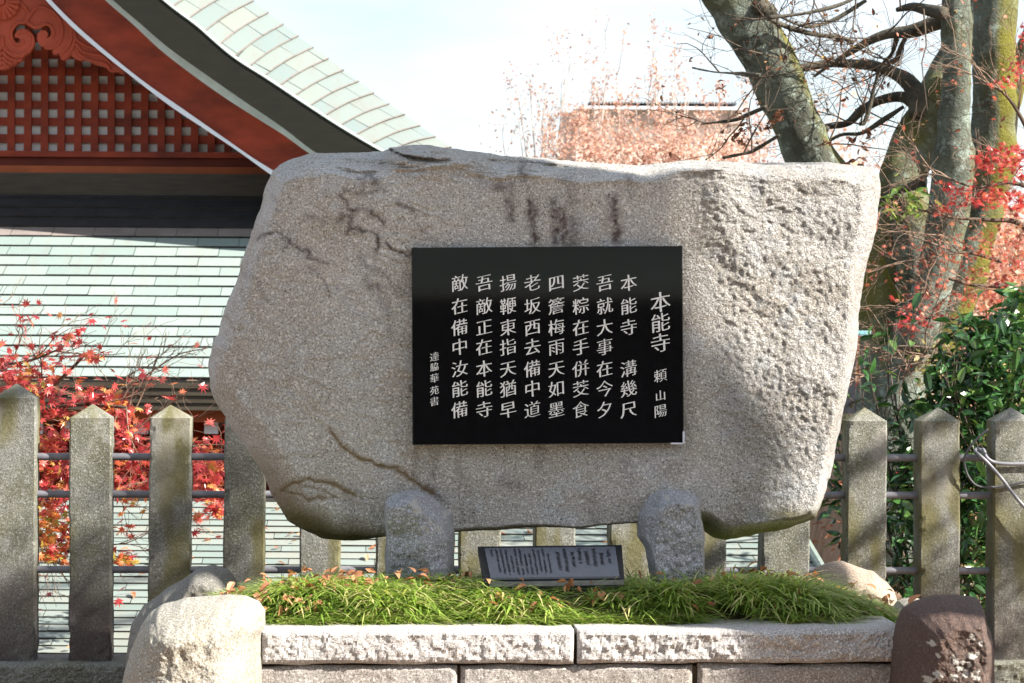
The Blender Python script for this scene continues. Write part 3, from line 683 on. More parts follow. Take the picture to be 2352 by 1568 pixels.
base = (np.arange(N) * 12)[:, None] + (np.arange(5) * 2)[None]
Q = np.stack([base, base + 1, base + 3, base + 2], -1).reshape(-1, 4)
rv = np.clip(.5 + .22 * rng.standard_normal(N) + .18 * clump, 0, .97); rv[rng.random(N) < .10] = 1.0; wd0 = .75 + .6 * rng.random(N)
o = obj('grass', V, Q, M_GRASS, origin=Vector((0, 7.3, ZT)), smooth=True, attrs={'rnd': np.repeat(rv, 12)})
tag(o, 'arching green lilyturf blades covering the mound', 'grass', None, 'stuff')

# ------------------------------------------------------------------ leaves
def rotmats(n, rng, flat=0.0):
    a = rng.uniform(0, 2 * np.pi, n); tilt = np.abs(rng.normal(0, 1, n)) * (1 - flat) * 1.1 + .15; b_ = rng.uniform(0, 2 * np.pi, n)
    ca, sa = np.cos(a), np.sin(a); Z = np.zeros(n); O1 = np.ones(n)
    Rz = np.stack([np.stack([ca, -sa, Z], -1), np.stack([sa, ca, Z], -1), np.stack([Z, Z, O1], -1)], 1)
    ax = np.stack([np.cos(b_), np.sin(b_), Z], -1); ct, st = np.cos(tilt), np.sin(tilt)
    K = np.zeros((n, 3, 3)); K[:, 0, 2] = ax[:, 1]; K[:, 1, 2] = -ax[:, 0]; K[:, 2, 0] = -ax[:, 1]; K[:, 2, 1] = ax[:, 0]
    Rt = np.eye(3)[None] + st[:, None, None] * K + (1 - ct)[:, None, None] * (K @ K)
    return Rt @ Rz
def maple_t():
    pts = [(0, 0, 0)]
    for a, l in ((-155, .30), (-125, .55), (-98, .30), (-75, .82), (-52, .34), (-36, .95), (-17, .38), (0, 1.05), (17, .38), (36, .95), (52, .34), (75, .82), (98, .30), (125, .55), (155, .30)):
        t = R(a); pts.append((math.sin(t) * l * .62, math.cos(t) * l * .62, -.12 * l * l))
    return np.array(pts), np.array([[0, i, i + 1] for i in range(1, 15)] + [[0, 15, 1]])
def oval_t(w=.36, fold=.10, curl=.12):
    pts = []; ys_ = [0, .22, .5, .78, 1.0]; ws = [.06, .8, 1, .62, .02]
    for y_, w_ in zip(ys_, ws):
        z_ = -curl * y_ * y_
        pts += [(-w_ * w / 2, y_, z_ + fold * w_ * .6), (0, y_, z_), (w_ * w / 2, y_, z_ + fold * w_ * .6)]
    q = []
    for i in range(4):
        a = i * 3; q += [[a, a + 1, a + 4, a + 3], [a + 1, a + 2, a + 5, a + 4]]
    return np.array(pts), np.array(q)
def quad_t():
    return np.array([(-.25, 0, 0), (.25, .1, .04), (.3, .8, -.05), (-.2, 1, 0)]), np.array([[0, 1, 2, 3]])
def leaves(name, P, size, tmpl, mat, parent, rng, flat=.3, rnd=None, origin=None, droop=None):
    P = np.asarray(P, float); n = len(P); T, Fc = tmpl
    sz = size[0] + (size[1] - size[0]) * rng.random(n)
    Rm = rotmats(n, rng, flat)
    V = np.einsum('nij,kj->nki', Rm, T) * sz[:, None, None] + P[:, None]
    Q = (Fc[None] + (np.arange(n) * len(T))[:, None, None]).reshape(-1, Fc.shape[1])
    rv = rng.random(n) if rnd is None else rnd
    return obj(name, V.reshape(-1, 3), Q, mat, parent, origin, False, {'rnd': np.repeat(rv, len(T))})

# dry leaves lying on the mound
n = 150
lx = rng.uniform(-.95, 1.2, n); ly = rng.uniform(6.72, 8.0, n) + lx * math.tan(A)
c1 = rng.normal(0, 1, (190, 2)) * np.array([.06, .025])
cl = np.array([(-.78, 6.86), (-.60, 7.02), (-.55, 6.95), (-.28, 7.03), (-.18, 7.05), (.05, 6.9), (.25, 6.9), (.75, 7.3), (.9, 7.35), (-.66, 6.80), (-.62, 6.79), (.2, 6.92), (.5, 7.15), (1.05, 7.5), (-.5, 7.05), (-.42, 7.0)])
cp = cl[rng.integers(0, len(cl), 190)] + c1
lx = np.concatenate([lx, cp[:, 0]]); ly = np.concatenate([ly, cp[:, 1]])
ok = ~blocked(lx, ly); lx, ly = lx[ok], ly[ok]
lz = mound_z(lx, ly) + .036 + .042 * rng.random(len(lx)) * (1 - .6 * sm(7.2, 7.5, ly - lx * math.tan(A)))
atfront = (ly - lx * math.tan(A)) < 6.80; lz[atfront] -= .05
o = leaves('fallen_leaves', np.stack([lx, ly, lz], -1), (.018, .044), oval_t(.55, .2, .5), M_DRY, None, rng, .45)
tag(o, 'dry brown leaves scattered over the grass mound', 'fallen leaves', None, 'stuff')
o = leaves('fallen_maple_leaf', [U(1631, 1384, 6.86)], (.036, .037), maple_t(), M_MAPLE, None, rng, .6, np.array([.55]))
tag(o, 'single bright red maple leaf lying on the grass right of the sign', 'leaf')

# ------------------------------------------------------------------ small explanatory sign
sg = empty('information_sign', U(1270, 1340, 7.05), 'low slanted slate sign with small dark text on the grass mound', 'sign')
TLb, TRb, BRb, BLb = U(1097, 1255, 7.34), U(1428, 1251, 7.34), U(1434, 1330, 7.0), U(1112, 1335, 7.0)
nrm = (TRb - TLb).cross(BLb - TLb).normalized(); nrm = nrm if nrm.z > 0 else -nrm
b = MB(); dn = nrm * -.022
b.hexa([p + dn for p in (BLb, BRb, TRb, TLb)], [BLb, BRb, TRb, TLb]); b.build('sign_base', M_PLBASE, sg)
TL, TR, BR, BL = [p + nrm * .007 for p in (U(1113, 1264, 7.295), U(1413, 1260, 7.295), U(1423, 1328, 7.003), U(1127, 1332, 7.003))]
b = MB(); b.hexa([p - nrm * .0065 for p in (BL, BR, TR, TL)], [BL, BR, TR, TL]); plate = b.build('plate', M_PLATE, sg)
b = MB(); e1 = (BR - BL).normalized(); fo = Vector((0, -.004, 0))
b.hexa([BLb + e1 * .015 + dn * .75 + fo, BRb + dn * .75 + fo, BRb + dn * .75 - fo, BLb + e1 * .015 + dn * .75 - fo], [BLb + e1 * .015 + fo - nrm * .002, BRb + fo - nrm * .002, BRb - fo - nrm * .002, BLb + e1 * .015 - fo - nrm * .002]); b.build('lit_base_edge', M_PLEDGE, sg)  # lighter strip paints the sunlit front edge of the base
b = MB(); rr = random.Random(4)
def pt(u, v): return (TL * (1 - u) + TR * u) * (1 - v) + (BL * (1 - u) + BR * u) * v + nrm * .0012
cols = [(.94 - i * .0555, 1.0, .05 + .10 * (i % 2 == 1 and i > 0), rr.uniform(.55, .85)) for i in range(8)] + [(.475 - i * .0355, .62, .05 if rr.random() < .75 else .22, rr.uniform(.82, .93)) for i in range(12)] + [(.045, .6, .06, .24)]
for (u, s, v0, v1) in cols:
    v = v0; hh = .052 * (.9 if s == 1 else .75)
    while v < v1:
        if rr.random() < .93:
            for _ in range(5):                              # tiny unreadable strokes
                du = rr.uniform(-.011, .011) * s; dv = rr.uniform(0, hh * .8)
                if rr.random() < .55: w_, h_ = .009 * s, .011
                else: w_, h_ = .0022 * s, hh * .7
                a_, b_ = u + du, v + dv
                b.add([pt(a_ - w_, b_), pt(a_ + w_, b_), pt(a_ + w_, b_ + h_), pt(a_ - w_, b_ + h_)], [[3, 2, 1, 0]])
        v += hh * 1.12
b.build('small_text', M_PLATET, plate)

# ------------------------------------------------------------------ stone fence
f0 = Vector((0, 8.76, 0)); PD = .111
fence = empty('stone_fence', (0, 8.8, 0), 'granite post fence with pointed tops and three pipe rails behind the memorial stone', 'fence')
fy = -fn
def post(q0, q1, qs, qa, qb, seed):
    a = Upl(q0, qs, f0, fn); bb = Upl(q1, qs, f0, fn); w = (bb - a).xy.length
    zs = (a.z + bb.z) / 2; za = Upl((q0 + q1) / 2, qa, f0 - fn * PD / 2, fn).z; zb = Upl((q0 + q1) / 2, qb, f0, fn).z
    nz_, nx_, ny_ = 60, 10, 7; ch = .006
    ring = [(ch, 0), *[(x, 0) for x in np.linspace(ch, w - ch, nx_)[1:-1]], (w - ch, 0), (w, ch), *[(w, y) for y in np.linspace(ch, PD - ch, ny_)[1:-1]], (w, PD - ch), (w - ch, PD), (ch, PD), (0, PD - ch), *[(0, y) for y in np.linspace(PD - ch, ch, ny_)[1:-1]], (0, ch)]
    ring = np.array(ring); n = len(ring); lv = np.linspace(zb, zs, nz_)
    o_ = np.array([a.x, a.y, 0])
    V = o_ + ring[None, :, :1] * np.array(fx) + ring[None, :, 1:] * np.array(fy) + lv[:, None, None] * np.array([0, 0, 1.])
    low = 1 - sm(zb + .02, zb + .28, lv)[:, None]
    cen = o_ + np.array(fx) * w / 2 + np.array(fy) * PD / 2
    D = V - cen; D[..., 2] = 0; D /= np.linalg.norm(D, axis=-1)[..., None]
    rq = random.Random(seed); V[..., 0] += (V[..., 2] - zb) * rq.uniform(-.006, .006); V[..., 1] += (V[..., 2] - zb) * rq.uniform(-.006, .006)
    crn = np.abs(np.abs(ring[:, 0] - w / 2) / (w / 2) - 1) + np.abs(np.abs(ring[:, 1] - PD / 2) / (PD / 2) - 1) < .2
    V = V - D * (crn[None] * np.clip(fbm(V + seed, 22, 3, seed + 4) - .35, 0, 1) * .012)[..., None]
    V = V + D * ((.0022 * fbm(V, 12, 3, seed) + .0035 * low * fbm(V * np.array([1, 1, .6]), 48, 3, seed + 2))[..., None])
    top = o_ + np.array(fx) * w / 2 + np.array(fy) * PD / 2; top[2] = za
    flat = V.reshape(-1, 3)
    j = np.arange(n); jn = (j + 1) % n; i = np.arange(nz_ - 1)[:, None] * n
    Q = np.stack([i + j, i + jn, i + n + jn, i + n + j], -1).reshape(-1, 4)
    T = np.stack([(nz_ - 1) * n + j, (nz_ - 1) * n + jn, np.full(n, len(flat))], -1)
    V = np.vstack([flat, top]); z = V[:, 2]; P = V + seed * 3.7
    st = .75 * np.clip((1 - sm(zb + .05, zb + .45, z)) * (1 + .5 * fbm(P, 6, 3, seed)), 0, 1)  # dark feet: dirt, with shade painted into the same tone
    ms = .75 * sm(-.15, .45, fbm(P * np.array([1, 1, .35]), 9, 3, seed + 5)) * sm(zb + .1, zb + .4, z)
    pl = .55 * sm(.25, .7, fbm(P * np.array([1, 1, .5]), 13, 4, seed + 6)) * sm(zb + .35, zs, z)
    return obj('post', V, [Q, T], M_POST, fence, None, False, {'stain_shade': st * .95, 'ochre': z * 0, 'moss': ms, 'pale': pl * .7})
posts = [(-205, -107, 960, 927), (-17, 83, 914, 880), (161, 258, 960, 927), (341, 437, 960, 929), (513, 608, 961, 929), (689, 783, 962, 930), (865, 960, 962, 930), (1058, 1153, 963, 931), (1232, 1326, 964, 932), (1404, 1498, 965, 933), (1577, 1670, 965, 933), (1753, 1863, 920, 888), (1947, 2039, 967, 935), (2117, 2210, 967, 935), (2285, 2377, 967, 935), (2455, 2546, 967, 935)]
for i, (a0, a1, qs_, qa) in enumerate(posts):
    post(a0, a1, qs_, qa, 1522, 100 + i)
for zq in (1050, 1136, 1309):
    pa = Upl(-330, zq - 2, f0 - fn * .055, fn); pb = Upl(2640, zq + 2, f0 - fn * .055, fn)
    b = MB(); b.tube([pa + (pb - pa) * t for t in np.linspace(0, 1, 40)], .0135, 14); b.build('rail', M_PIPE, fence, None, True)
zp = Upl(150, 1519, f0, fn).z
roughblock('plinth', -330, 2640, zp, -.02, f0 + fn * .06, .24, M_POST, fence, 77, .006)

# cable tied to the right posts
cb = empty('loose_cable', Upl(2290, 1100, f0 + fn * .03, fn), 'grey cable looped over the rail beside the far right fence post', 'cable')
def cab(pts, rad, mat, name):
    P = catmull([Upl(x, y, f0 + fn * d, fn) for x, y, d in pts], 8); b = MB(); b.tube(P, rad, 10); b.build(name, mat, cb, None, True)
cab([(2270, 985, .02), (2240, 1012, .02), (2216, 1048, .02), (2217, 1075, .02), (2228, 1100, .015), (2250, 1117, .015), (2300, 1117, .014), (2360, 1105, .016), (2450, 1085, .02)], .0042, M_CABLED, 'thin_cable')
cab([(2450, 1260, .05), (2352, 1163, .045), (2300, 1098, .04), (2268, 1062, .03), (2246, 1042, .02), (2240, 1036, -.02), (2246, 1030, -.04), (2262, 1040, .02), (2258, 1032, .0), (2268, 1052, .02), (2292, 1063, .02), (2352, 1065, .018), (2450, 1060, .018)], .0065, M_CABLE, 'thick_cable')

# ------------------------------------------------------------------ shingled roofs
def shingles(name, surf, nu, nv, parent, mat, lift=.018, gap=.004, seg=1, seed=0, offset=True, under=True, curve=2, rowmat=None, band=0):
    """surf(u,v)->world; u along a course 0..1, v from eave 0 to top 1; nu panels per course."""
    r_ = np.random.default_rng(seed); mb = MB(); lip = MB(); extra = {}
    def normal(u, v):
        a = np.array(surf(u, v)); du = np.array(surf(min(u + .01, 1.01), v)) - a; dv = np.array(surf(u, v + .01)) - a
        n_ = np.cross(du, dv); n_ /= np.linalg.norm(n_) + 1e-9; return n_ if n_[2] > -.2 else -n_
    L = np.linalg.norm(np.array(surf(1, .5)) - np.array(surf(0, .5))); gu = gap / L
    for j in range(nv):
        v0, v1 = j / nv, (j + 1.12) / nv
        off = ((j * .45) % 1.0) / nu if offset else 0
        edges = [0] + [off + i / nu for i in range(0 if off > .02 / nu else 1, nu + 1) if 0.02 / nu < off + i / nu < 1 - .02 / nu] + [1]
        for a0, a1 in zip(edges[:-1], edges[1:]):
            us = np.linspace(a0 + gu / 2, a1 - gu / 2, curve + 1); rv = r_.random(); jit = r_.uniform(-.002, .002)
            bot = []; top = []; lipb = []
            for u in us:
                nn_ = normal(u, (v0 + v1) / 2)
                bot.append(np.array(surf(u, v0)) + nn_ * (lift + jit)); top.append(np.array(surf(u, v1)) + nn_ * .001); lipb.append(np.array(surf(u, v0)) - nn_ * .002)
            m_ = len(us); k_ = np.arange(m_ - 1)
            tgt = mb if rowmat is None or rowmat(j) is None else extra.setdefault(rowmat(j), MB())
            tgt.add(bot + top, np.stack([k_, k_ + 1, m_ + k_ + 1, m_ + k_], -1), a=rv)
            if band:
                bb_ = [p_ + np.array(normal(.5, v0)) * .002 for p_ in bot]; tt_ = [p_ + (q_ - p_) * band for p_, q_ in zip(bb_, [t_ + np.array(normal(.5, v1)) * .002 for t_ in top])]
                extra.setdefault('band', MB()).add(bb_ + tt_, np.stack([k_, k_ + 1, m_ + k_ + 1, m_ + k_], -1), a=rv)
            lip.add(lipb + bot, np.stack([k_, k_ + 1, m_ + k_ + 1, m_ + k_], -1), a=rv)
    o_ = mb.build(name, mat, parent)
    lip.build('course_shadow_edges', M_LIP, o_)  # dark lip colour: edge dirt plus the shadow line under each course
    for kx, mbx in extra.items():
        mbx.build({'dark': 'shadow_dark_courses', 'row': 'brown_course', 'band': 'course_bands'}[kx], {'dark': M_COPDARK, 'row': M_COPROW, 'band': M_BAND}[kx], o_)
    if under:
        ub = MB(); us = np.linspace(0, 1, 13); vs = np.linspace(0, 1, 13)
        G = np.array([[np.array(surf(u, v)) - normal(u, v) * .004 for u in us] for v in vs]).reshape(-1, 3)
        ii_ = np.arange(12)[:, None] * 13 + np.arange(12)[None]
        ub.add(G, np.stack([ii_, ii_ + 1, ii_ + 14, ii_ + 13], -1).reshape(-1, 4)); ub.build('roof_deck', M_UNDER, o_)
    return o_

# ------------------------------------------------------------------ temple hall
YG = 18.0                         # gable wall plane
hall = empty('temple_hall', (-3.4, 17.5, -1.9), 'red temple hall with curved gable and pale green copper roof', 'temple')
XC = U(5, 200, YG).x              # centre line of the gable
def mir(P): P = np.array(P, float); P[:, 0] = 2 * XC - P[:, 0]; return P
# skirt roof in front of the gable
ye, yt = 15.3, 17.85
ze = U(300, 870, ye).z; zt_ = U(300, 436, yt).z
xr_e, xr_t = U(1190, 870, ye).x, U(1120, 436, yt).x
def skirt(u, v):
    y_ = ye + (yt - ye) * v; z_ = ze + (zt_ - ze) * (v - .10 * v * (1 - v))
    xr = xr_e + (xr_t - xr_e) * v; xl = 2 * XC - xr
    return (xl + (xr - xl) * u, y_, z_)
shingles('skirt_roof', skirt, 25, 19, hall, M_COPPER, .017, .004, seed=3, rowmat=lambda j: 'dark' if j >= 15 else ('row' if j == 14 else None))  # top rows: unweathered copper, darkened further to carry the gable's shadow
b = MB()  # flat ridge board where the roof meets the gable
za_, zb_ = U(300, 405, 17.8).z, U(300, 441, 17.8).z
b.box(((xr_t + 2 * XC - xr_t) / 2, 17.86, (za_ + zb_) / 2 - .005), (2 * (xr_t - XC) - .3, .22, za_ - zb_ + .05)); b.build('ridge_board', M_FASCIA, hall)
# eaves under the skirt roof
b = MB(); xm = XC; wd_ = 2 * (xr_e - XC)
zE1 = U(300, 938, ye).z
for i_ in range(4):
    h_ = (ze - zE1) / 4; b.box((xm, ye + .14 + .012 * i_, ze - .012 - h_ * (i_ + .5)), (wd_, .26, h_ - .004))
b.build('eave_fascia', M_FASCIA, hall)
b = MB(); zr0, zr1 = U(300, 941, ye + .25).z, U(300, 968, ye + .25).z
b.box((xm, ye + .32, (zr0 + zr1) / 2), (wd_ - .3, .16, zr0 - zr1)); b.build('eave_beam', M_REDO, hall)
raf = []
for qx in np.arange(486 - 10 * 80.5, 1200, 80.5):
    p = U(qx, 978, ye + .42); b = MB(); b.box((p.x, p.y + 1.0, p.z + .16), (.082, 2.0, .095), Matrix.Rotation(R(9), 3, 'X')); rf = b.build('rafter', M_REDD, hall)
    b = MB(); b.box((p.x, p.y - .012, p.z), (.088, .03, .10)); b.build('rafter_tip', M_WHITE, rf)
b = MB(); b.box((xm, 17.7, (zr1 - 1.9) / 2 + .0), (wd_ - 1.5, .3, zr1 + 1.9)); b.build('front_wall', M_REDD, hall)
b = MB()
for qx in (-60, 120, 300, 480, 660): 
    p = U(qx, 1100, 17.5); b.tube([(p.x, 17.5, -1.9), (p.x, 17.5, zr1)], .13, 16)
b.build('pillars', M_RED, hall, None, True)
# gable wall: backing panel, lattice, beams
zl0 = U(300, 352, YG).z
def z1q(x, y, Y): return U(x * .2761, y * .2761, Y)
# outline of the bargeboard underside limits the lattice
inner = np.array([(-60, -480), (20, -400), (380, 0), (620, 245), (850, 440), (1050, 600), (1400, 870), (1700, 1070), (2000, 1270), (2250, 1450), (2600, 1680), (3000, 1900), (3500, 2120), (4100, 2310)], float)
whiteT = np.array([(-60, -545), (20, -445), (425, 0), (640, 215), (900, 440), (1200, 680), (1500, 890), (1800, 1100), (2100, 1310), (2262, 1410), (2630, 1645), (3030, 1862), (3530, 2080), (4120, 2268)], float)
paleB = np.array([(-60, -1000), (20, -900), (400, -450), (875, 0), (1100, 195), (1330, 410), (1600, 620), (1900, 830), (2200, 1020), (2352, 1115), (2560, 1265), (2900, 1475), (3250, 1660), (3700, 1860), (4200, 2020)], float)
paleT = np.array([(-60, -1060), (20, -960), (450, -460), (940, 0), (1150, 180), (1400, 395), (1700, 610), (2000, 820), (2352, 1060), (2616, 1262), (2930, 1440), (3280, 1625), (3720, 1820), (4210, 1975)], float)
edgeT = np.array([(-60, -1480), (20, -1370), (500, -830), (900, -420), (1360, 0), (1640, 215), (1924, 460), (2224, 655), (2524, 855), (2824, 1050), (3174, 1255), (3500, 1420), (3850, 1560), (4300, 1700)], float)
crest = np.array([(-60, -1790), (20, -1690), (600, -1130), (1200, -610), (1700, -250), (2094, 0), (2204, 90), (2324, 180), (2444, 275), (2569, 370), (2694, 465), (2819, 560), (2944, 650), (3064, 745), (3194, 840), (3319, 925), (3449, 1015), (3579, 1110), (3704, 1200), (3950, 1350), (4300, 1520), (4750, 1700)], float)
def wcurve(C, Y, n=60):
    C = resample(catmull(C, 6), n); return aU(C * .2761, Y)
def strip(Ca, Cb, Y0, Y1, name, mat, mirror=True, n=60, flare=False):
    """solid band between two curves, from depth Y0 (front) to Y1"""
    for sgn in ((0, 1) if mirror else (0,)):
        a = wcurve(Ca, Y0, n); c = wcurve(Cb, Y0, n)
        fa, fc = a.copy(), c.copy(); fa[:, 1] = Y0; fc[:, 1] = Y0; ba, bc = a.copy(), c.copy(); ba[:, 1] = Y1; bc[:, 1] = Y1
        if flare: ba = wcurve(Ca, Y1, n)              # soffit rises towards the gable
        V = np.stack([fa, fc, bc, ba], 1)
        if sgn: V = mir(V.reshape(-1, 3)).reshape(V.shape)
        n_ = len(V); V = V.reshape(-1, 3); Q = []
        k_ = np.arange(n_ - 1) * 4
        for p in range(4):
            q_ = (p + 1) % 4; Q.append(np.stack([k_ + p, k_ + q_, k_ + 4 + q_, k_ + 4 + p], -1))
        Q = np.vstack(Q + [np.array([[0, 1, 2, 3], [(n_ - 1) * 4 + 3, (n_ - 1) * 4 + 2, (n_ - 1) * 4 + 1, (n_ - 1) * 4]])])
        if not sgn: Q = Q[:, ::-1]
        obj(name, V, Q, mat, hall)
strip(inner, whiteT, 17.02, 17.22, 'barge_trim', M_WHITE)
strip(whiteT, paleB, 17.06, 17.22, 'bargeboard', M_RED)
strip(paleB, paleT, 16.98, 17.6, 'upper_trim', M_PALEV)
strip(paleT, edgeT, 16.7, 17.1, 'roof_edge', M_EDGE, flare=True)
strip(paleT, edgeT, 17.105, 18.4, 'roof_core', M_EDGE)
# rolled copper verge between the edge and the crest
eA = wcurve(edgeT, 16.70, 90); eA[:, 1] = 16.70
CZ = resample(catmull(crest, 6), 90); EZ = catmull(edgeT, 6)
ex_ = np.clip(CZ[:, 0] - 410, 20, 4280); cA = aU(CZ * .2761, 17.9)
eA = aU(np.stack([ex_, np.interp(ex_, EZ[:, 0], EZ[:, 1])], -1) * .2761, 16.70)
def verge(u, v):
    # u across (0 edge .. 1 crest), v along from lower end (0) to the top (1)
    k_ = (1 - v) * 89; i_ = int(min(max(k_, 0), 88)); f_ = k_ - i_
    a = eA[i_] * (1 - f_) + eA[i_ + 1] * f_; c = cA[i_] * (1 - f_) + cA[i_ + 1] * f_
    p = a * (1 - u) + c * u
    p = p + np.array([.02, -.10, .10]) * math.sin(math.pi * u) * .18 * (1 - .3 * u)
    return p
def verge_m(u, v):
    p = np.array(verge(1 - u, v)); p[0] = 2 * XC - p[0]; return p
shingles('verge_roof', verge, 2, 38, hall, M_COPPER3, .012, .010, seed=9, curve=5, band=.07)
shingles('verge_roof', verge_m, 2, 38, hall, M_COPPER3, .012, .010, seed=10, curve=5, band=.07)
b = MB(); b.tube(eA + np.array([0, 0, .004]), .009, 8); b.build('verge_lip', M_PALEV, hall, None, True)
b = MB(); b.tube(mir(eA) + np.array([0, 0, .004]), .009, 8); b.build('verge_lip', M_PALEV, hall, None, True)
# main roof slopes running back from the crest
for sgn in (0, 1):
    c0_ = cA.copy(); c1_ = cA.copy(); c1_[:, 1] = 26
    if sgn: c0_, c1_ = mir(c0_), mir(c1_)
    n_ = len(c0_); V = np.vstack([c0_, c1_]); k_ = np.arange(n_ - 1)
    Q = np.stack([k_, k_ + 1, n_ + k_ + 1, n_ + k_], -1); Q = Q if not sgn else Q[:, ::-1]
    obj('main_roof', V, Q, M_COPPER, hall)
# lattice bars (verticals proud of the horizontals)
IW = wcurve(inner, YG, 120)
def roofz(x):
    x = XC + abs(x - XC); return float(np.interp(x, IW[:, 0], IW[:, 2]))
dxq = 38.4 * YG / F
ztop_rail = U(300, 346, YG).z; zbot_rail = U(300, 361, YG).z
nvert = 0
x0_ = U((187 + 255) / 2 * .2761, 200, YG).x
mv = MB()
for i_ in range(-26, 26):
    x_ = x0_ + i_ * dxq; zt2 = roofz(x_) + .12
    if abs(x_ - XC) < 2.9 and zt2 > ztop_rail:
        b = MB(); b.box((x_, YG + .06, (zt2 + ztop_rail) / 2), (17 * YG / F, .028, zt2 - ztop_rail)); b.build('lattice_upright', M_RED, hall)
for j_ in range(0, 13):
    zc_ = U(300, (1145 - j_ * 140) * .2761, YG).z - .004
    xe = 0.0
    for xt in np.linspace(XC, XC + 3.2, 200):
        if roofz(xt) + .1 > zc_: xe = xt
    if xe > XC + .05:
        b = MB(); b.box((XC, YG + .088, zc_), (2 * (xe - XC), .026, 18.7 * YG / F)); b.build('lattice_rail', M_RED, hall)
def hbeam(q0, q1, Y0, Y1, name, mat, ext=3.3):
    za2, zb2 = U(300, q0, Y0).z, U(300, q1, Y0).z
    b = MB(); b.box((XC, (Y0 + Y1) / 2, (za2 + zb2) / 2), (2 * ext, Y1 - Y0, za2 - zb2)); b.build(name, mat, hall)
xs_ = np.linspace(XC - 3.6, XC + 3.6, 61); V = []
for Y_ in (YG + .112, YG + .15):
    V += [(x_, Y_, zl0 - .03) for x_ in xs_] + [(x_, Y_, max(zl0 - .02, roofz(x_) + .15)) for x_ in xs_]
k_ = np.arange(60); Q = np.vstack([np.stack([k_, k_ + 1, 61 + k_ + 1, 61 + k_], -1), np.stack([122 + k_ + 1, 122 + k_, 183 + k_, 183 + k_ + 1], -1)])
obj('lattice_backing', V, Q, M_PANEL, hall)
hbeam(347.5, 361, 17.93, 18.3, 'gable_rail', M_RED)
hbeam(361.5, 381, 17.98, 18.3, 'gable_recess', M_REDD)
hbeam(381.5, 406, 17.90, 18.3, 'gable_beam', M_REDO)  # the orange bounce light on this beam is put into its colour
# carved pendant under the gable
gy_ = 17.30
half = [(20, -300), (250, -200), (330, -100), (420, 10), (530, 128), (640, 248), (770, 360), (860, 432), (950, 515), (1010, 565), (1040, 600), (1036, 616), (1015, 618), (1000, 606), (965, 600), (940, 606), (908, 592), (900, 572), (850, 552), (800, 540), (760, 522), (715, 495), (690, 508), (650, 502), (615, 482), (600, 458), (575, 488), (530, 506), (512, 492), (515, 455), (490, 450), (458, 462), (446, 440), (452, 408),
        (400, 408), (345, 385), (316, 330), (322, 285), (350, 258), (385, 256), (408, 278), (408, 306), (396, 320), (412, 318), (430, 300), (436, 272), (420, 230), (375, 210), (330, 218), (302, 242), (270, 215), (220, 192), (160, 202), (115, 242), (105, 290), (118, 338), (146, 364), (174, 356), (178, 332), (158, 316), (140, 320), (132, 298), (150, 262), (190, 243), (240, 252), (278, 292), (291, 345), (276, 408), (236, 452), (206, 472), (194, 500), (162, 516), (138, 542), (102, 552), (72, 574), (20, 584)]
half = np.array(half, float)
full = np.vstack([half, (np.array([40, 0]) + half * np.array([-1, 1]))[::-1][1:-1]])
Pw = aU(full * .2761, gy_)
import mathutils
tess = mathutils.geometry.tessellate_polygon([[Vector((p[0], p[2], 0)) for p in Pw]])
n_ = len(Pw); Vf = Pw.copy(); Vb = Pw.copy(); Vf[:, 1] = gy_ - .045; Vb[:, 1] = gy_ + .03
# bevelled rim
cen = Vf.mean(0)
T = np.array([list(t) for t in tess]); k_ = np.arange(n_); kn_ = (k_ + 1) % n_
nf = np.cross(Vf[T[0, 1]] - Vf[T[0, 0]], Vf[T[0, 2]] - Vf[T[0, 0]])
T = T if nf[1] < 0 else T[:, ::-1]
car = obj('gable_pendant', np.vstack([Vf, Vb]), [T, T[:, ::-1] + n_, np.stack([kn_, k_, n_ + k_, n_ + kn_], -1)], M_CARVE, hall)
relief = [[(20, -60), (120, -20), (230, 90), (225, 150), (205, 185), (150, 190), (100, 245), (95, 300), (115, 350), (150, 375), (190, 358), (190, 322)], [(215, 175), (290, 75), (360, 60), (450, 100), (510, 190), (520, 280), (490, 360), (430, 400), (370, 398)], [(225, 185), (300, 228), (380, 198), (432, 225), (450, 275), (440, 320)],
          [(525, 120), (590, 230), (590, 340), (520, 440), (505, 470)], [(560, 150), (620, 270), (610, 380), (560, 460), (545, 495)], [(620, 262), (640, 330), (720, 380), (800, 405), (880, 430)], [(628, 360), (690, 430), (780, 450), (860, 470), (930, 540)], [(640, 400), (660, 450), (700, 480), (760, 500), (880, 530), (920, 580)],
          [(30, 395), (60, 430), (110, 465), (170, 470), (205, 465)], [(20, 430), (60, 475), (120, 500), (185, 505)], [(20, 475), (60, 515), (110, 535)], [(20, 510), (50, 545), (80, 560)], [(20, 300), (25, 380), (60, 430), (140, 455), (215, 440), (262, 395), (278, 340), (262, 290), (225, 265), (185, 262), (155, 285)]]
rb = MB()
for pl in relief:
    P = catmull(pl, 6)
    for sg_ in (1, -1):
        Q_ = P.copy()
        if sg_ < 0: Q_[:, 0] = 40 - Q_[:, 0]
        W3 = aU(Q_ * .2761, gy_ - .044); W3[:, 1] = gy_ - .044
        rb.tube(W3, np.linspace(.017, .010, len(W3)), 6)
rb.build('carved_ridges', M_CARVE, car, None, True)
b = MB(); cR = aU(np.array([[30, 25]]) * .2761, gy_)[0]
for k in range(18):
    a_ = 2 * math.pi * k / 18; e_ = np.array([math.cos(a_), 0, math.sin(a_)])
    b.tube([cR + e_ * .03 + np.array([0, -.075, 0]), cR + e_ * .125 + np.array([0, -.06, 0])], [.012, .02], 6)
b.tube([cR + np.array([0, .0, 0]), cR + np.array([0, -.065, 0])], .125, 12); b.tube([cR + np.array([0, -.06, 0]), cR + np.array([0, -.10, 0])], [.035, .025], 10)
b.build('rosette', M_CARVE, car)

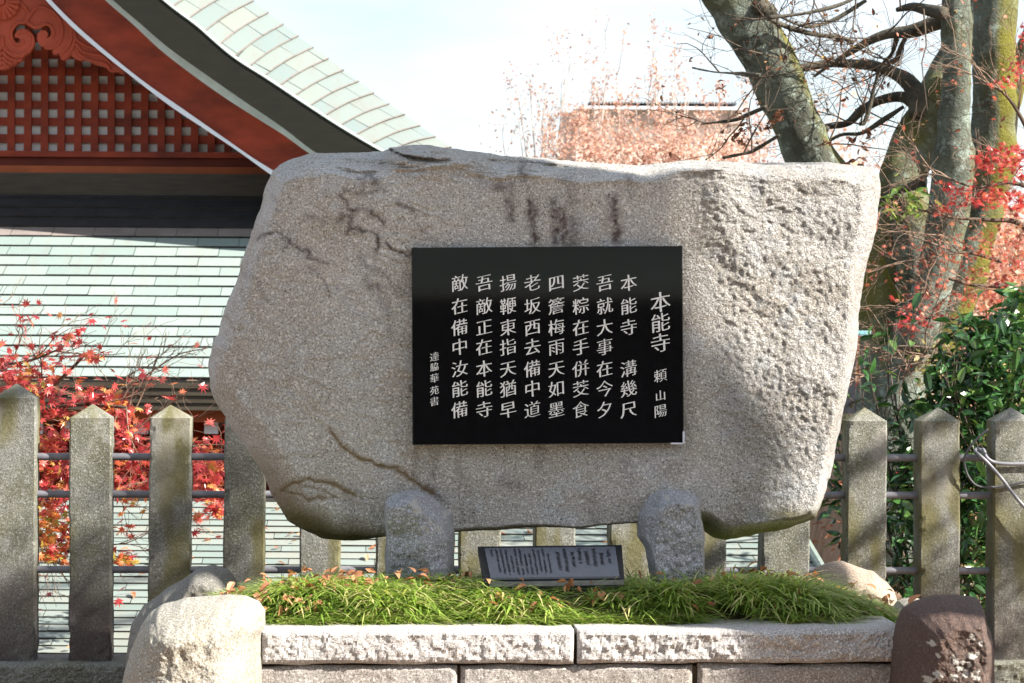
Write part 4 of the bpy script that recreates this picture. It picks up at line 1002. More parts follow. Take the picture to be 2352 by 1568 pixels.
# ------------------------------------------------------------------ low copper roof just behind the fence
lo = empty('low_roof_building', (-.5, 10.5, -1.9), 'low building with weathered copper roof behind the stone fence', 'building')
yl0, yl1 = 9.75, 11.4
zl_0 = U(300, 1503, yl0).z; zl_1 = U(300, 1152, yl1).z
def lowroof(u, v):
    y_ = yl0 + (yl1 - yl0) * v; z_ = zl_0 + (zl_1 - zl_0) * (v - .08 * v * (1 - v))
    xl = -3.6; xr = U(1955, 1300, yl0).x - .62 * v * 0.6 if False else (U(2010, 1360, yl0).x * (1 - v) + U(1800, 1180, yl1).x * v)
    return (xl + (xr - xl) * u, y_, z_)
shingles('copper_roof', lowroof, 13, 23, lo, M_COPPER2, .008, .003, seed=17)
b = MB(); b.tube([(-3.6, yl1 + .05, zl_1 + .01), (lowroof(1, 1)[0], yl1 + .05, zl_1 + .01)], .045, 10); b.build('ridge_cap', M_LIP, lo)
p0, p1 = Vector(lowroof(1, 0)), Vector(lowroof(1, 1))
b = MB(); b.tube([p0 + Vector((.0, 0, .008)), p1 + Vector((0, 0, .012))], .022, 8); b.build('hip_cap', M_COPPER2, lo)
b = MB(); b.hexa([(-3.5, 10.1, -1.9), (p0.x - .25, 10.1, -1.9), (p0.x - .4, 11.3, -1.9), (-3.5, 11.3, -1.9)], [(-3.5, 10.1, zl_0 - .03), (p0.x - .25, 10.1, zl_0 - .03), (p0.x - .4, 11.3, zl_0 - .03), (-3.5, 11.3, zl_0 - .03)]); b.build('dark_walls', M_DARKW, lo)
# back slope
b = MB(); b.add([(-3.6, yl1, zl_1 - .004), (p1.x, yl1, zl_1 - .004), (p0.x, 12.6, zl_0), (-3.6, 12.6, zl_0)], [[0, 1, 2, 3]]); b.build('back_slope', M_COPPER2, lo)
b = MB(); b.add([p0 - Vector((0, 0, .005)), (p0.x, 12.6, zl_0), p1 - Vector((0, 0, .005))], T=[[0, 1, 2]]); b.build('hip_slope', M_COPPER2, lo)
# dry leaves lying on that roof
n = 240; u_ = np.concatenate([rng.random(120), .62 + .12 * rng.standard_normal(120)]).clip(.02, .98); v_ = rng.random(n) ** 1.2
P = np.array([np.array(lowroof(a_, c_)) + np.array([0, 0, .02]) for a_, c_ in zip(u_, v_)])
o = leaves('roof_leaves', P, (.03, .06), oval_t(.5, .2, .3), M_DRY, None, rng, .7)
tag(o, 'dry leaves lying on the low copper roof behind the fence', 'fallen leaves', None, 'stuff')

# ------------------------------------------------------------------ branching
def grow(start, d, length, rad, depth, rg, out, tips, up=.15, spread=.65, kids=(3, 5), wob=.16, seg=7, shrink=.62, minr=.0012, planar=1.0):
    P = [np.array(start, float)]; d = np.array(d, float); d /= np.linalg.norm(d)
    for i in range(seg):
        d = d + rg.normal(0, wob, 3) * np.array([1, planar, 1]) + np.array([0, 0, up * .25]); d /= np.linalg.norm(d); P.append(P[-1] + d * length / seg)
    P = np.array(P); out.append((P, np.linspace(rad, max(rad * .35, minr), seg + 1)))
    if depth <= 0: tips.append(P); return
    for _ in range(rg.integers(kids[0], kids[1] + 1)):
        t = rg.uniform(.25, 1.0); i = min(int(t * seg), seg - 1); q = P[i] + (P[i + 1] - P[i]) * (t * seg - i)
        dd = P[i + 1] - P[i]; dd /= np.linalg.norm(dd); nd = dd + rg.normal(0, spread, 3) * np.array([1, planar, 1]) + np.array([0, 0, up])
        grow(q, nd, length * shrink * rg.uniform(.7, 1.2), max(rad * (.55 - .15 * t), minr), depth - 1, rg, out, tips, up, spread, kids, wob, seg, shrink, minr, planar)
def twigmesh(out, name, mat, parent, sides=4, big=.02):
    mb = MB()
    for P, r_ in out: mb.tube(P, r_, 8 if r_[0] > big else sides, cap=False)
    return mb.build(name, mat, parent, None, True)
def along(tips, n, rg, spread=.02):
    k_ = rg.integers(0, len(tips), n); out = []
    for i in k_:
        P = tips[i]; t = rg.uniform(.2, 1) * (len(P) - 1); a = min(int(t), len(P) - 2); out.append(P[a] + (P[a + 1] - P[a]) * (t - a))
    return np.array(out) + rg.normal(0, spread, (n, 3))

# ------------------------------------------------------------------ big mossy multi-stemmed tree
rg = np.random.default_rng(21)
big = empty('mossy_tree', UZ(2075, 1245, .45) if False else Vector((U(2075, 1200, 12.2).x, 12.2, .3)), 'large old tree with several mossy grey stems, one leaning left over the memorial stone', 'tree')
def stem(pts, Y, name, seed, mossf, sides=26, rough=.012):
    """pts rows: qx, qy, width q"""
    C = catmull(np.array(pts, float), 8); Ys = np.full(len(C), Y) if np.isscalar(Y) else np.interp(np.linspace(0, 1, len(C)), np.linspace(0, 1, len(Y)), Y)
    P = aU(C[:, :2], Ys); rad = C[:, 2] / 2 * Ys / F
    mb = MB(); mb.tube(P, rad, sides, rough=rough, seed=seed, rs=7.0)
    V = np.vstack(mb.V); nz_ = fbm(V, 5, 4, seed + 3)
    cen = np.repeat(P, sides, 0); cen = np.vstack([cen, P[:1], P[-1:]])
    D = V - cen; D /= np.linalg.norm(D, axis=1)[:, None] + 1e-6
    mo = np.clip(mossf(D, V) + .55 * nz_, 0, 1)
    return obj(name, V, [np.vstack(mb.Q), np.vstack(mb.T)], M_BARK, big, None, True, {'moss': mo})
lowm = lambda D, V: .1 + .35 * (V[:, 2] < 2.0) + .6 * (D[:, 0] > .65) - .15
hi = lambda D, V: .95 * (D[:, 0] > .0) + .25 * (D[:, 1] < -.5) - .1
gr = lambda D, V: -.25 + .3 * (D[:, 0] > .7)
stem([(2062, 1320, 250), (2060, 1100, 205), (2058, 950, 180), (2062, 850, 165), (2070, 780, 150), (2085, 700, 120)], 12.2, 'trunk', 5, lambda D, V: -.35 + .5 * (D[:, 0] > .6), 36, .03)
stem([(2040, 900, 120), (2022, 760, 108), (1992, 640, 108), (1950, 520, 112), (1905, 430, 118), (1857, 350, 118), (1815, 250, 116), (1775, 150, 118), (1722, 60, 126), (1672, -20, 128), (1600, -140, 120), (1540, -260, 105)], [12.2, 12.1, 12.0, 11.9, 11.8], 'stem', 6, lowm)
stem([(2075, 850, 110), (2105, 700, 100), (2105, 580, 95), (2088, 480, 100), (2072, 410, 112), (2112, 300, 95), (2165, 190, 85), (2215, 90, 78), (2260, -20, 70), (2300, -130, 60)], [12.2, 12.3, 12.5, 12.6], 'stem', 7, lambda D, V: .1 + .35 * (D[:, 1] < -.3) - .1)
stem([(2100, 800, 100), (2150, 640, 90), (2175, 500, 92), (2188, 380, 95), (2193, 300, 74), (2198, 180, 68), (2197, 60, 66), (2195, -60, 64), (2200, -200, 55)], [12.0, 11.9, 11.8, 11.8], 'stem', 8, gr)
stem([(2110, 860, 110), (2200, 680, 95), (2240, 560, 92), (2262, 450, 98), (2277, 360, 120), (2283, 260, 102), (2284, 130, 98), (2286, 20, 100), (2290, -80, 98), (2300, -220, 85)], [12.3, 12.3, 12.2, 12.2], 'stem', 9, hi)
stem([(2050, 900, 120), (2047, 720, 86), (2052, 570, 72), (2060, 470, 66), (2070, 390, 56), (2080, 330, 40)], 12.45, 'stem', 12, lambda D, V: .0 + .5 * (D[:, 1] < -.4))
stem([(2310, 260, 40), (2330, 220, 46), (2352, 140, 52), (2375, 60, 44), (2400, -60, 40)], 12.6, 'stem', 10, hi)
branches = [([(2185, 38, 40), (2140, 55, 34), (2090, 72, 30), (2045, 76, 26), (2000, 92, 20), (1955, 118, 14), (1905, 150, 9), (1870, 175, 7)], 11.9), ([(2105, 265, 34), (2108, 228, 50), (2092, 195, 40), (2060, 170, 30), (2010, 152, 25), (1955, 146, 22), (1900, 146, 20), (1855, 153, 19), (1820, 158, 16)], 12.3),
            ([(2100, 235, 32), (2070, 222, 26), (2020, 230, 22), (1980, 252, 20), (1950, 280, 18), (1915, 290, 14), (1880, 290, 13)], 12.4), ([(2075, 245, 10), (2030, 275, 12), (1980, 305, 11), (1930, 310, 10), (1880, 340, 7)], 12.35), ([(2170, 30, 30), (2130, 22, 26), (2095, 15, 20), (2060, 22, 14)], 11.7),
            ([(2090, 70, 14), (2070, 105, 10), (2060, 135, 12), (2040, 145, 9)], 11.9), ([(2060, 78, 13), (2050, 120, 10), (2020, 160, 10), (1990, 270, 8), (1975, 285, 6)], 12.0), ([(1760, 40, 12), (1810, 62, 13), (1870, 78, 12), (1930, 86, 9), (1960, 98, 7)], 11.7),
            ([(1740, 10, 40), (1768, 30, 34), (1785, 75, 22), (1795, 120, 14), (1802, 150, 10)], 11.75), ([(1765, 40, 10), (1850, 30, 9), (1930, 10, 8), (2000, -25, 7)], 11.6), ([(1770, 28, 8), (1850, 60, 9), (1915, 45, 8), (1990, 0, 7)], 11.8), ([(1745, 172, 9), (1690, 168, 8), (1640, 165, 6), (1590, 155, 4)], 11.7), ([(1760, 245, 9), (1720, 262, 9), (1690, 275, 8), (1650, 280, 6), (1610, 285, 4)], 11.7), ([(1790, 310, 10), (1740, 340, 9), (1720, 350, 8), (1660, 362, 6)], 11.7),
            ([(1900, 292, 12), (1885, 340, 9), (1880, 365, 8), (1870, 410, 6)], 12.2), ([(2340, 130, 16), (2330, 300, 14), (2310, 400, 12), (2290, 520, 10)], 12.8), ([(2120, 420, 26), (2060, 440, 20), (2020, 470, 18), (1995, 520, 14)], 12.0)]
for pts, Y in branches:
    C = catmull(np.array(pts, float), 6); P = aU(C[:, :2], Y + .15 * np.sin(np.linspace(0, 2, len(C))))
    mb = MB(); mb.tube(P, C[:, 2] / 2 * Y / F, 12, rough=.004, seed=int(pts[0][0])); V = np.vstack(mb.V)
    obj('branch', V, [np.vstack(mb.Q), np.vstack(mb.T)], M_LIMB, big, None, True, {'moss': np.clip(-.2 + fbm(V, 6, 3, 3) * .6, 0, 1)})
out, tips = [], []
for pts, Y in branches[:14]:
    C = catmull(np.array(pts, float), 4); P = aU(C[:, :2], Y)
    for k in range(max(2, int(len(P) / 4.5))):
        i = rg.integers(len(P) // 4, len(P)); nd = rg.normal(0, 1, 3); nd[1] *= .5; nd[2] = nd[2] * .8 + .15
        grow(P[i], nd, rg.uniform(.28, .55), .0055, 2, rg, out, tips, .10, .7, (3, 4), .17, 6, .62, .0011, .6)
twigmesh(out, 'twigs', M_TWIG, big, 3)
leaves('withered_leaves', along(tips, 480, rg, .012), (.015, .036), oval_t(.5, .2, .35), M_BROWN, big, rg, 0.0)
# clusters of dark withered leaves left of the leaning stem
cen = [(1700, 262), (1730, 300), (1706, 300), (1770, 285), (1788, 270), (1752, 290), (1715, 325), (1790, 262), (1655, 205), (1690, 310), (1955, 325), (1985, 345), (2000, 310), (1900, 330), (1965, 370)]
P = np.vstack([aU(np.array([c]) + rg.normal(0, 7, (9, 2)), 11.7 + rg.uniform(-.1, .1)) for c in cen]); lc = leaves('withered_leaves', P, (.02, .04), oval_t(.55, .25, .5), M_BROWN, big, rg, 0.0, rg.random(len(P)) * .6); lc['kind'] = 'stuff'

# sprig of broad leaves on the trunk
sp = empty('broadleaf_sprig', U(2080, 500, 11.6), 'sprig of glossy green leaves growing from the mossy tree beside the stone', 'plant')
P = aU(np.array([2075, 462]) + rg.normal(0, 1, (46, 2)) * np.array([24, 26]), 11.6 + rg.normal(0, .06, 46)); leaves('sprig_leaves', P, (.05, .095), oval_t(.34, .12, .3), leafmat('sprig_leaf', [(0, (.05, .11, .02)), (.6, (.12, .20, .04)), (1, (.30, .32, .07))], .35, .25, .6), sp, rg, .2)
P = aU(catmull(np.array([(2090, 560), (2082, 510), (2076, 470), (2072, 440)], float), 5), 11.62); b = MB(); b.tube(P, np.linspace(.02, .006, len(P)), 8); b.build('sprig_stem', M_TWIG, sp, None, True)

# little copper-roofed box by the tree
nb = empty('notice_box', U(1985, 900, 11.3), 'corner of a small blue green sheet roof beside the dark trunk', 'notice box')
b = MB(); a1, a2 = U(1900, 758, 11.5), U(2001, 759, 11.5); c1_, c2_ = U(1890, 768, 11.1), U(1994, 766, 11.1); dz = Vector((0, 0, -.012))
b.hexa([c1_ + dz, c2_ + dz, a2 + dz, a1 + dz], [c1_, c2_, a2, a1]); b.build('sheet_roof', simple('blue_green_sheet', (.16, .36, .40), .4, .1, 8), nb)
b = MB(); b.hexa([U(1890, 950, 11.2), U(1965, 950, 11.2), U(1962, 950, 11.5), U(1890, 950, 11.5)], [U(1890, 769, 11.2), U(1965, 769, 11.2), U(1962, 769, 11.5), U(1890, 769, 11.5)]); b.build('box_body', M_DARKW, nb)
b = MB(); b.tube([U(1998, 764, 11.15), U(1985, 790, 11.15), U(1972, 812, 11.15), U(1962, 850, 11.15)], .003, 5); b.build('stay_wire', M_CABLED, nb)

# ------------------------------------------------------------------ maples
def maple(name, loc, label, bones, rg, leafspec, twigmat, depth=2, lenr=(.25, .45), kids=(3, 4), nb=4, planar=.7, up=.05):
    t = empty(name, loc, label, 'maple tree'); out = []; tips = []; tr = MB()
    for pts, Y in bones:
        C = catmull(np.array(pts, float), 6); Ys = np.linspace(Y[0], Y[1], len(C)); P = aU(C[:, :2], Ys); tr.tube(P, C[:, 2] / 2 * Ys / F, 10)
        for k in range(nb):
            i = rg.integers(len(P) // 5, len(P)); dd = P[min(i + 1, len(P) - 1)] - P[max(i - 1, 0)]; dd /= np.linalg.norm(dd) + 1e-6
            grow(P[i], dd + rg.normal(0, .6, 3) * np.array([1, planar, .7]), rg.uniform(*lenr), .004, depth, rg, out, tips, up, .6, kids, .15, 6, .62, .001, planar)
    tr.build('trunk', M_TWIG if twigmat is None else twigmat, t, None, True)
    twigmesh(out, 'twigs', twigmat or M_TWIGP, t, 3)
    return t, tips
rg = np.random.default_rng(8)
bones = [([(-420, 1500, 60), (-300, 1250, 46), (-150, 1120, 34), (-20, 1010, 24), (60, 940, 16), (130, 880, 10), (200, 810, 6)], (9.9, 9.6)), ([(-200, 1160, 30), (-40, 1180, 24), (80, 1160, 18), (180, 1130, 13), (290, 1110, 10), (400, 1120, 8), (510, 1140, 6)], (9.8, 9.7)),
         ([(-100, 1090, 22), (60, 1060, 16), (180, 1040, 12), (300, 1010, 9), (420, 1020, 7), (520, 1050, 5)], (9.8, 9.55)), ([(-60, 1040, 18), (60, 960, 12), (170, 930, 9), (290, 935, 7)], (9.8, 9.4)), ([(-80, 1150, 20), (60, 1200, 14), (130, 1260, 10), (230, 1270, 7), (330, 1310, 4)], (9.8, 9.5)), ([(-300, 1000, 20), (-150, 860, 14), (-40, 840, 9), (60, 830, 6), (140, 800, 4)], (9.8, 9.5))]
mt, tips = maple('maple_tree', U(-420, 1500, 9.9), 'vivid red maple behind the left fence posts', bones, rg, None, None, 2, (.2, .38), (3, 4), 5)
def inpoly_cloud(polys, n, rg, Y, jit=.12):
    """points spread in picture-space blobs (x, y, rx, ry, weight) at depth about Y"""
    w = np.array([p[4] for p in polys], float); k = rg.choice(len(polys), n, p=w / w.sum()); A_ = np.array(polys)[k]
    q = A_[:, :2] + np.clip(rg.normal(0, .5, (n, 2)), -1, 1) * A_[:, 2:4]; return aU(q, Y + rg.normal(0, jit, n))
blobs = [(40, 880, 110, 60, 5), (20, 830, 60, 40, 2), (120, 800, 60, 22, 1), (140, 775, 40, 14, .5), (170, 790, 25, 10, .3), (200, 820, 40, 14, .4), (90, 930, 90, 60, 4), (120, 1000, 90, 60, 5), (230, 920, 60, 36, 3), (290, 960, 50, 30, 2), (300, 1010, 60, 40, 3), (130, 1080, 80, 60, 5), (120, 1150, 60, 50, 4), (300, 1070, 70, 50, 4), (300, 1120, 60, 30, 2), (470, 1040, 50, 36, 3), (480, 1090, 46, 36, 3), (480, 1140, 40, 30, 2), (500, 1170, 40, 20, .8), (455, 1185, 20, 10, .3), (460, 1100, 60, 60, 2), (150, 1230, 30, 40, 2), (300, 1275, 20, 10, .5), (430, 955, 50, 12, .15), (10, 1000, 100, 90, 4), (480, 890, 25, 6, .08)]
P = np.vstack([inpoly_cloud(blobs, 1600, rg, 9.55, .13), along(tips, 300, rg, .02)])
leaves('maple_leaves', P, (.036, .060), maple_t(), M_MAPLE, mt, rg, .25)
P = inpoly_cloud([(110, 1230, 50, 50, 4), (110, 1190, 40, 30, 2), (130, 1280, 40, 14, 1), (270, 1285, 40, 10, 1), (290, 1290, 22, 10, .5), (250, 935, 30, 16, .3), (100, 1060, 40, 40, .6), (300, 1150, 40, 30, .5), (60, 900, 80, 60, .5)], 330, rg, 9.5, .1); leaves('turning_leaves', P, (.032, .055), maple_t(), M_MAPLEO, mt, rg, .25)
# bare twigs reaching right in front of the copper roof
bt = empty('bare_branch', U(250, 960, 9.6), 'bare grey twiggy branch reaching right over the copper roof, beside red maple', 'branch')
out = []; tips = []
for pts in ([(250, 1000, 7), (290, 900, 6), (330, 866, 5), (375, 835, 4.5), (415, 812, 3.5), (470, 800, 2.5)], [(300, 960, 5), (320, 920, 4), (350, 850, 4), (366, 810, 3)], [(230, 940, 5), (300, 860, 4), (340, 840, 3), (400, 790, 2)], [(300, 1000, 4), (350, 955, 3), (400, 920, 2.5), (425, 902, 2)], [(295, 940, 4), (305, 900, 3), (310, 885, 2)]):
    C = catmull(np.array(pts, float), 5); P = aU(C[:, :2], 9.6); out.append((P, C[:, 2] / 2 * 9.6 / F))
    for i in range(3, len(P), 2):
        dd = P[i] - P[i - 1]; dd /= np.linalg.norm(dd); grow(P[i], dd + rg.normal(0, .55, 3), rg.uniform(.05, .13), .0016, 1, rg, out, tips, .25, .6, (2, 3), .15, 4, .6, .0008)
twigmesh(out, 'twigs', M_TWIGP, bt, 4)
P = aU(np.array([(472, 801), (346, 776), (395, 790), (345, 868), (312, 895), (424, 900), (400, 905), (438, 866), (300, 870)], float) + rg.normal(0, 2, (9, 2)), 9.58); leaves('last_leaves', P, (.022, .04), maple_t(), M_MAPLE, bt, rg, .1)

# red maple on the right
rg = np.random.default_rng(31)
bones = [([(2620, 1400, 60), (2560, 1100, 46), (2480, 850, 34), (2400, 700, 24), (2330, 660, 14), (2240, 655, 9), (2180, 640, 6)], (10.8, 10.5)), ([(2500, 820, 28), (2440, 640, 20), (2352, 520, 14), (2270, 505, 9), (2190, 500, 6), (2110, 480, 4)], (10.7, 10.5)), ([(2460, 650, 20), (2400, 470, 14), (2330, 420, 9), (2240, 430, 6), (2150, 400, 4), (2080, 410, 3)], (10.7, 10.4)),
         ([(2420, 500, 16), (2380, 350, 12), (2340, 260, 9), (2300, 210, 5), (2250, 190, 3)], (10.7, 10.6)), ([(2420, 720, 18), (2330, 740, 10), (2240, 740, 7), (2140, 730, 4), (2070, 760, 2.5)], (10.7, 10.4)), ([(2300, 600, 10), (2220, 580, 7), (2140, 590, 5), (2080, 600, 3)], (10.6, 10.4)), ([(2360, 820, 12), (2240, 830, 7), (2140, 800, 5), (2060, 795, 3), (1985, 812, 2)], (10.6, 10.3)), ([(2250, 830, 5), (2150, 830, 4), (2070, 840, 3), (1990, 862, 1.5)], (10.5, 10.3))]
mr, tips = maple('maple_tree', U(2620, 1400, 10.8), 'thinning red and pink maple reaching in from the right edge', bones, rg, None, None, 2, (.22, .45), (3, 5), 7, .7, .02)
P = inpoly_cloud([(2330, 360, 60, 30, 5), (2270, 370, 40, 30, 2.5), (2330, 400, 50, 40, 2), (2210, 440, 60, 30, 2.5), (2280, 460, 60, 24, 3), (2170, 480, 30, 14, 1), (2340, 470, 40, 30, 2), (2335, 165, 30, 30, 1), (2310, 190, 40, 10, .6), (2345, 90, 20, 40, .6), (2340, 600, 40, 30, 1), (2110, 740, 70, 24, 1.2), (2110, 690, 60, 40, .9), (2090, 750, 40, 14, .8), (2300, 680, 50, 30, .8), (2200, 730, 40, 14, .3)], 800, rg, 10.45, .12)
leaves('maple_leaves', P, (.022, .042), maple_t(), M_MAPLE, mr, rg, .15, rg.random(len(P)) * .9)
P = np.vstack([inpoly_cloud([(2260, 570, 100, 60, 3), (2300, 640, 80, 50, 3), (2180, 600, 90, 60, 1.5), (2130, 700, 70, 60, 1), (2320, 540, 50, 50, 2), (2090, 620, 60, 60, .6), (2250, 690, 70, 30, 1.3), (2290, 860, 60, 60, .5)], 750, rg, 10.6, .2), along(tips, 260, rg, .02)])
leaves('faded_leaves', P, (.018, .036), maple_t(), M_MAPLEP, mr, rg, .1)

# camellia behind the right fence
rg = np.random.default_rng(44)
cmx = empty('camellia_shrub', U(2260, 1400, 9.9), 'dense glossy dark green camellia shrub behind the right fence posts', 'shrub')
out = []; tips = []
for k in range(20):
    q = (rg.uniform(2080, 2400), 1420); grow(U(q[0], q[1], 9.9), (rg.uniform(-.35, .3), rg.uniform(-.2, .2), 1), rg.uniform(.5, .95), .009, 2, rg, out, tips, .25, .5, (3, 4), .12, 6, .55, .0015)
twigmesh(out, 'stems', M_TWIG, cmx, 4)
cb_ = [(2280, 900, 120, 90, 5), (2320, 760, 70, 60, 2.4), (2270, 820, 100, 60, 3), (2180, 880, 60, 70, 1.8), (2340, 690, 40, 40, .8), (2250, 1000, 130, 90, 5), (2080, 1070, 30, 60, 1.4), (2250, 1120, 120, 90, 5), (2080, 1180, 40, 90, 2.2), (2240, 1250, 110, 90, 4), (2090, 1320, 60, 60, 1.6), (2250, 1360, 100, 70, 3), (2110, 940, 40, 40, 1), (2060, 990, 30, 40, .4), (2380, 950, 60, 200, 3), (1915, 1110, 14, 40, .35), (1912, 1170, 12, 30, .2), (1930, 1240, 8, 30, .12), (2220, 760, 50, 40, .9)]
P = np.vstack([inpoly_cloud(cb_, 3300, rg, 9.85, .2), along(tips, 500, rg, .03)])
leaves('camellia_leaves', P, (.045, .088), oval_t(.40, .12, .22), M_CAMEL, cmx, rg, .2)
P = aU(np.array([(2071, 1179), (2065, 1085), (2130, 905), (2180, 990), (2250, 795), (2082, 1062)], float), 9.6); leaves('red_buds', P, (.012, .018), oval_t(.7, .3, .2), M_MAPLE, cmx, rg, .2, np.full(6, .5))
# yellowish leaves catching light beyond the camellia
yb = empty('yellow_shrub', Vector((U(2250, 1100, 11.2).x, 11.2, .25)), 'light yellow green shrub showing through gaps behind the camellia', 'shrub')
out = []; tips = []
for k in range(12): grow((U(rg.uniform(2120, 2420), 1300, 11.2).x, 11.2, .25), (rg.uniform(-.3, .3), rg.uniform(-.2, .2), 1), rg.uniform(.5, .9), .007, 1, rg, out, tips, .25, .5, (3, 4), .12, 6, .55, .0015)
twigmesh(out, 'stems', M_TWIGP, yb, 4)
leaves('shrub_leaves', inpoly_cloud([(2280, 900, 110, 130, 3), (2250, 1050, 130, 110, 3), (2250, 1250, 130, 130, 3), (2150, 850, 40, 60, .6)], 1300, rg, 11.2, .2), (.03, .055), oval_t(.45, .1, .2), leafmat('yellow_green_leaf', [(0, (.16, .17, .05)), (.5, (.30, .29, .10)), (1, (.46, .40, .22))], .45, .5, .3), yb, rg, .2)

# leaf litter on the slope at the right
n = 2600; lx = rng.uniform(1.2, 5.5, n); ly = 9.4 + 8.5 * rng.random(n) ** 1.3; lz = terrain_z(lx, ly) + .03 + .03 * rng.random(n)
o = leaves('leaf_litter', np.stack([lx, ly, lz], -1), (.04, .09), oval_t(.55, .2, .3), M_LITTER, None, rng, .6)
tag(o, 'brown leaf litter on the ground beyond the right fence', 'leaf litter', None, 'stuff')

# ------------------------------------------------------------------ far trees and building
fb_ = empty('far_building', U(1480, 420, 70), 'tan flat roofed building far behind the russet trees', 'building')
def fbox(q0, q1, qt, qb, Y0, Y1, name, mat):
    a, c = U(q0, qt, Y0), U(q1, qb, Y0); b = MB(); b.box(((a.x + c.x) / 2, (Y0 + Y1) / 2, (a.z + c.z) / 2), (c.x - a.x, Y1 - Y0, a.z - c.z)); return b.build(name, mat, fb_)
fbox(1325, 1700, 252, 900, 70, 80, 'wall', simple('tan_render', (.72, .66, .60), .9, .08, .6)); fbox(1296, 1324.5, 258, 900, 72, 80, 'side_wall', simple('grey_render', (.46, .42, .40), .9, .08, .6)); fbox(1322, 1705, 262, 284, 69.85, 69.98, 'shade_band', simple('band_shade_tone', (.44, .37, .34), .9, .08, .6)); fbox(1318, 1712, 242, 252, 69.5, 80.5, 'roof_trim', simple('roof_trim_white', (.62, .66, .74), .5, .05, 2))  # shade_band: darker strip painting the shade below the roof trim
fbox(1295, 1321, 249, 258, 71.5, 80.3, 'side_roof', simple('side_roof_grey', (.5, .55, .65), .5, .05, 2))
b = MB(); xa, xb_ = U(1350, 238, 70).x, U(1690, 238, 70).x; zt0, zt1 = U(1500, 240, 70).z, U(1500, 234, 70).z; nC = 46
for k in range(nC):
    x0 = xa + (xb_ - xa) * k / nC; b.add([(x0, 69.6, zt0), (x0 + (xb_ - xa) / nC * .5, 69.6, zt1), (x0 + (xb_ - xa) / nC, 69.6, zt0), (x0, 80, zt0 + .02), (x0 + (xb_ - xa) / nC * .5, 80, zt1 + .02), (x0 + (xb_ - xa) / nC, 80, zt0 + .02)], [[0, 1, 4, 3], [1, 2, 5, 4]], [[0, 2, 1]])
b.build('corrugated_roof', simple('corrugated_dark', (.12, .12, .13), .6, .1, 2), fb_)

def fartree(label, base, tops, rg, Y, nleaf, lsize, mat, twig, blob, spreadv=.30, cat='tree', name='russet_tree', depth=2, kids=(3, 4)):
    t = empty(name, base, label, cat, 'russet trees behind the memorial stone' if name == 'russet_tree' else None); out = []; tips = []
    mb = MB()
    for (qx, qy) in tops:
        e = np.array(U(qx, qy, Y + rg.uniform(-.5, .5))); s_ = np.array(base); L = np.linalg.norm(e - s_); mid = s_ * .55 + e * .45 + rg.normal(0, .03, 3) * L * np.array([1, .5, .3]); mid[0] = s_[0] * .72 + e[0] * .28 + rg.normal(0, .02) * L
        P = catmull(np.array([s_, mid, e]), 8); r0 = .0065 * L; mb.tube(P, np.linspace(r0, r0 * .18, len(P)), 6, cap=False)
        for k in range(6):
            i = rg.integers(len(P) // 2, len(P) - 1); dd = P[i + 1] - P[i]; dd /= np.linalg.norm(dd)
            grow(P[i], dd + rg.normal(0, spreadv, 3), L * rg.uniform(.10, .2), r0 * .30, depth - 1, rg, out, tips, .3, .4, kids, .1, 5, .65, r0 * .06)
    mb.build('trunk', twig, t, None, True); twigmesh(out, 'twigs', twig, t, 3)
    P = along(tips, nleaf, rg, lsize[1] * .8)
    if blob is not None: P = np.vstack([P, inpoly_cloud(blob, nleaf // 2, rg, Y, .8)])
    leaves('crown', P, lsize, quad_t(), mat, t, rg, 0.0)
    return t
rg = np.random.default_rng(61)
YT = 36.0
def gb(qx): return (U(qx, 700, YT).x, YT, terrain_z(np.array(5.0), np.array(30.0)).item())
fartree('slender russet tree left of the tan building', gb(1240), [(1185, 190), (1215, 165), (1250, 220), (1290, 190), (1302, 145), (1155, 330), (1190, 270), (1270, 230), (1310, 260)], rg, YT, 1500, (.03, .06), M_RUSSET, M_TWIGF, None)
fartree('tall thin russet tree before the left half of the tan building', gb(1385), [(1360, 190), (1395, 150), (1415, 120), (1375, 215), (1430, 200), (1340, 300), (1400, 260)], rg, YT, 1500, (.03, .06), M_RUSSET, M_TWIGF, None)
fartree('thin russet tree before the right half of the tan building', gb(1520), [(1480, 170), (1510, 155), (1545, 190), (1575, 220), (1460, 250), (1530, 260)], rg, YT + 1, 1500, (.03, .06), M_RUSSET, M_TWIGF, None)
fartree('dense low russet tree below the roofline of the tan building', gb(1450), [(1330, 300), (1370, 320), (1420, 300), (1480, 310), (1540, 300), (1600, 310), (1570, 330)], rg, YT - 2, 5200, (.03, .062), M_RUSSET, M_TWIGF, [(1440, 345, 190, 50, 3), (1340, 320, 80, 60, 1), (1560, 330, 100, 60, 1.5)])
fartree('russet tree filling the gap left of the leaning stem', gb(1690), [(1640, 230), (1680, 250), (1720, 270), (1750, 300), (1650, 300), (1770, 240)], rg, YT - 1, 2400, (.03, .062), M_RUSSET, M_TWIGF, [(1690, 340, 90, 40, 2)])
fartree('pale bare twiggy tree between the leaning stem and the mossy fork', gb(1930), [(1880, 230), (1930, 210), (1980, 240), (2030, 280), (1900, 290), (1960, 300)], rg, YT, 320, (.05, .11), M_RUSSET, M_TWIGF, None, name='bare_tree')
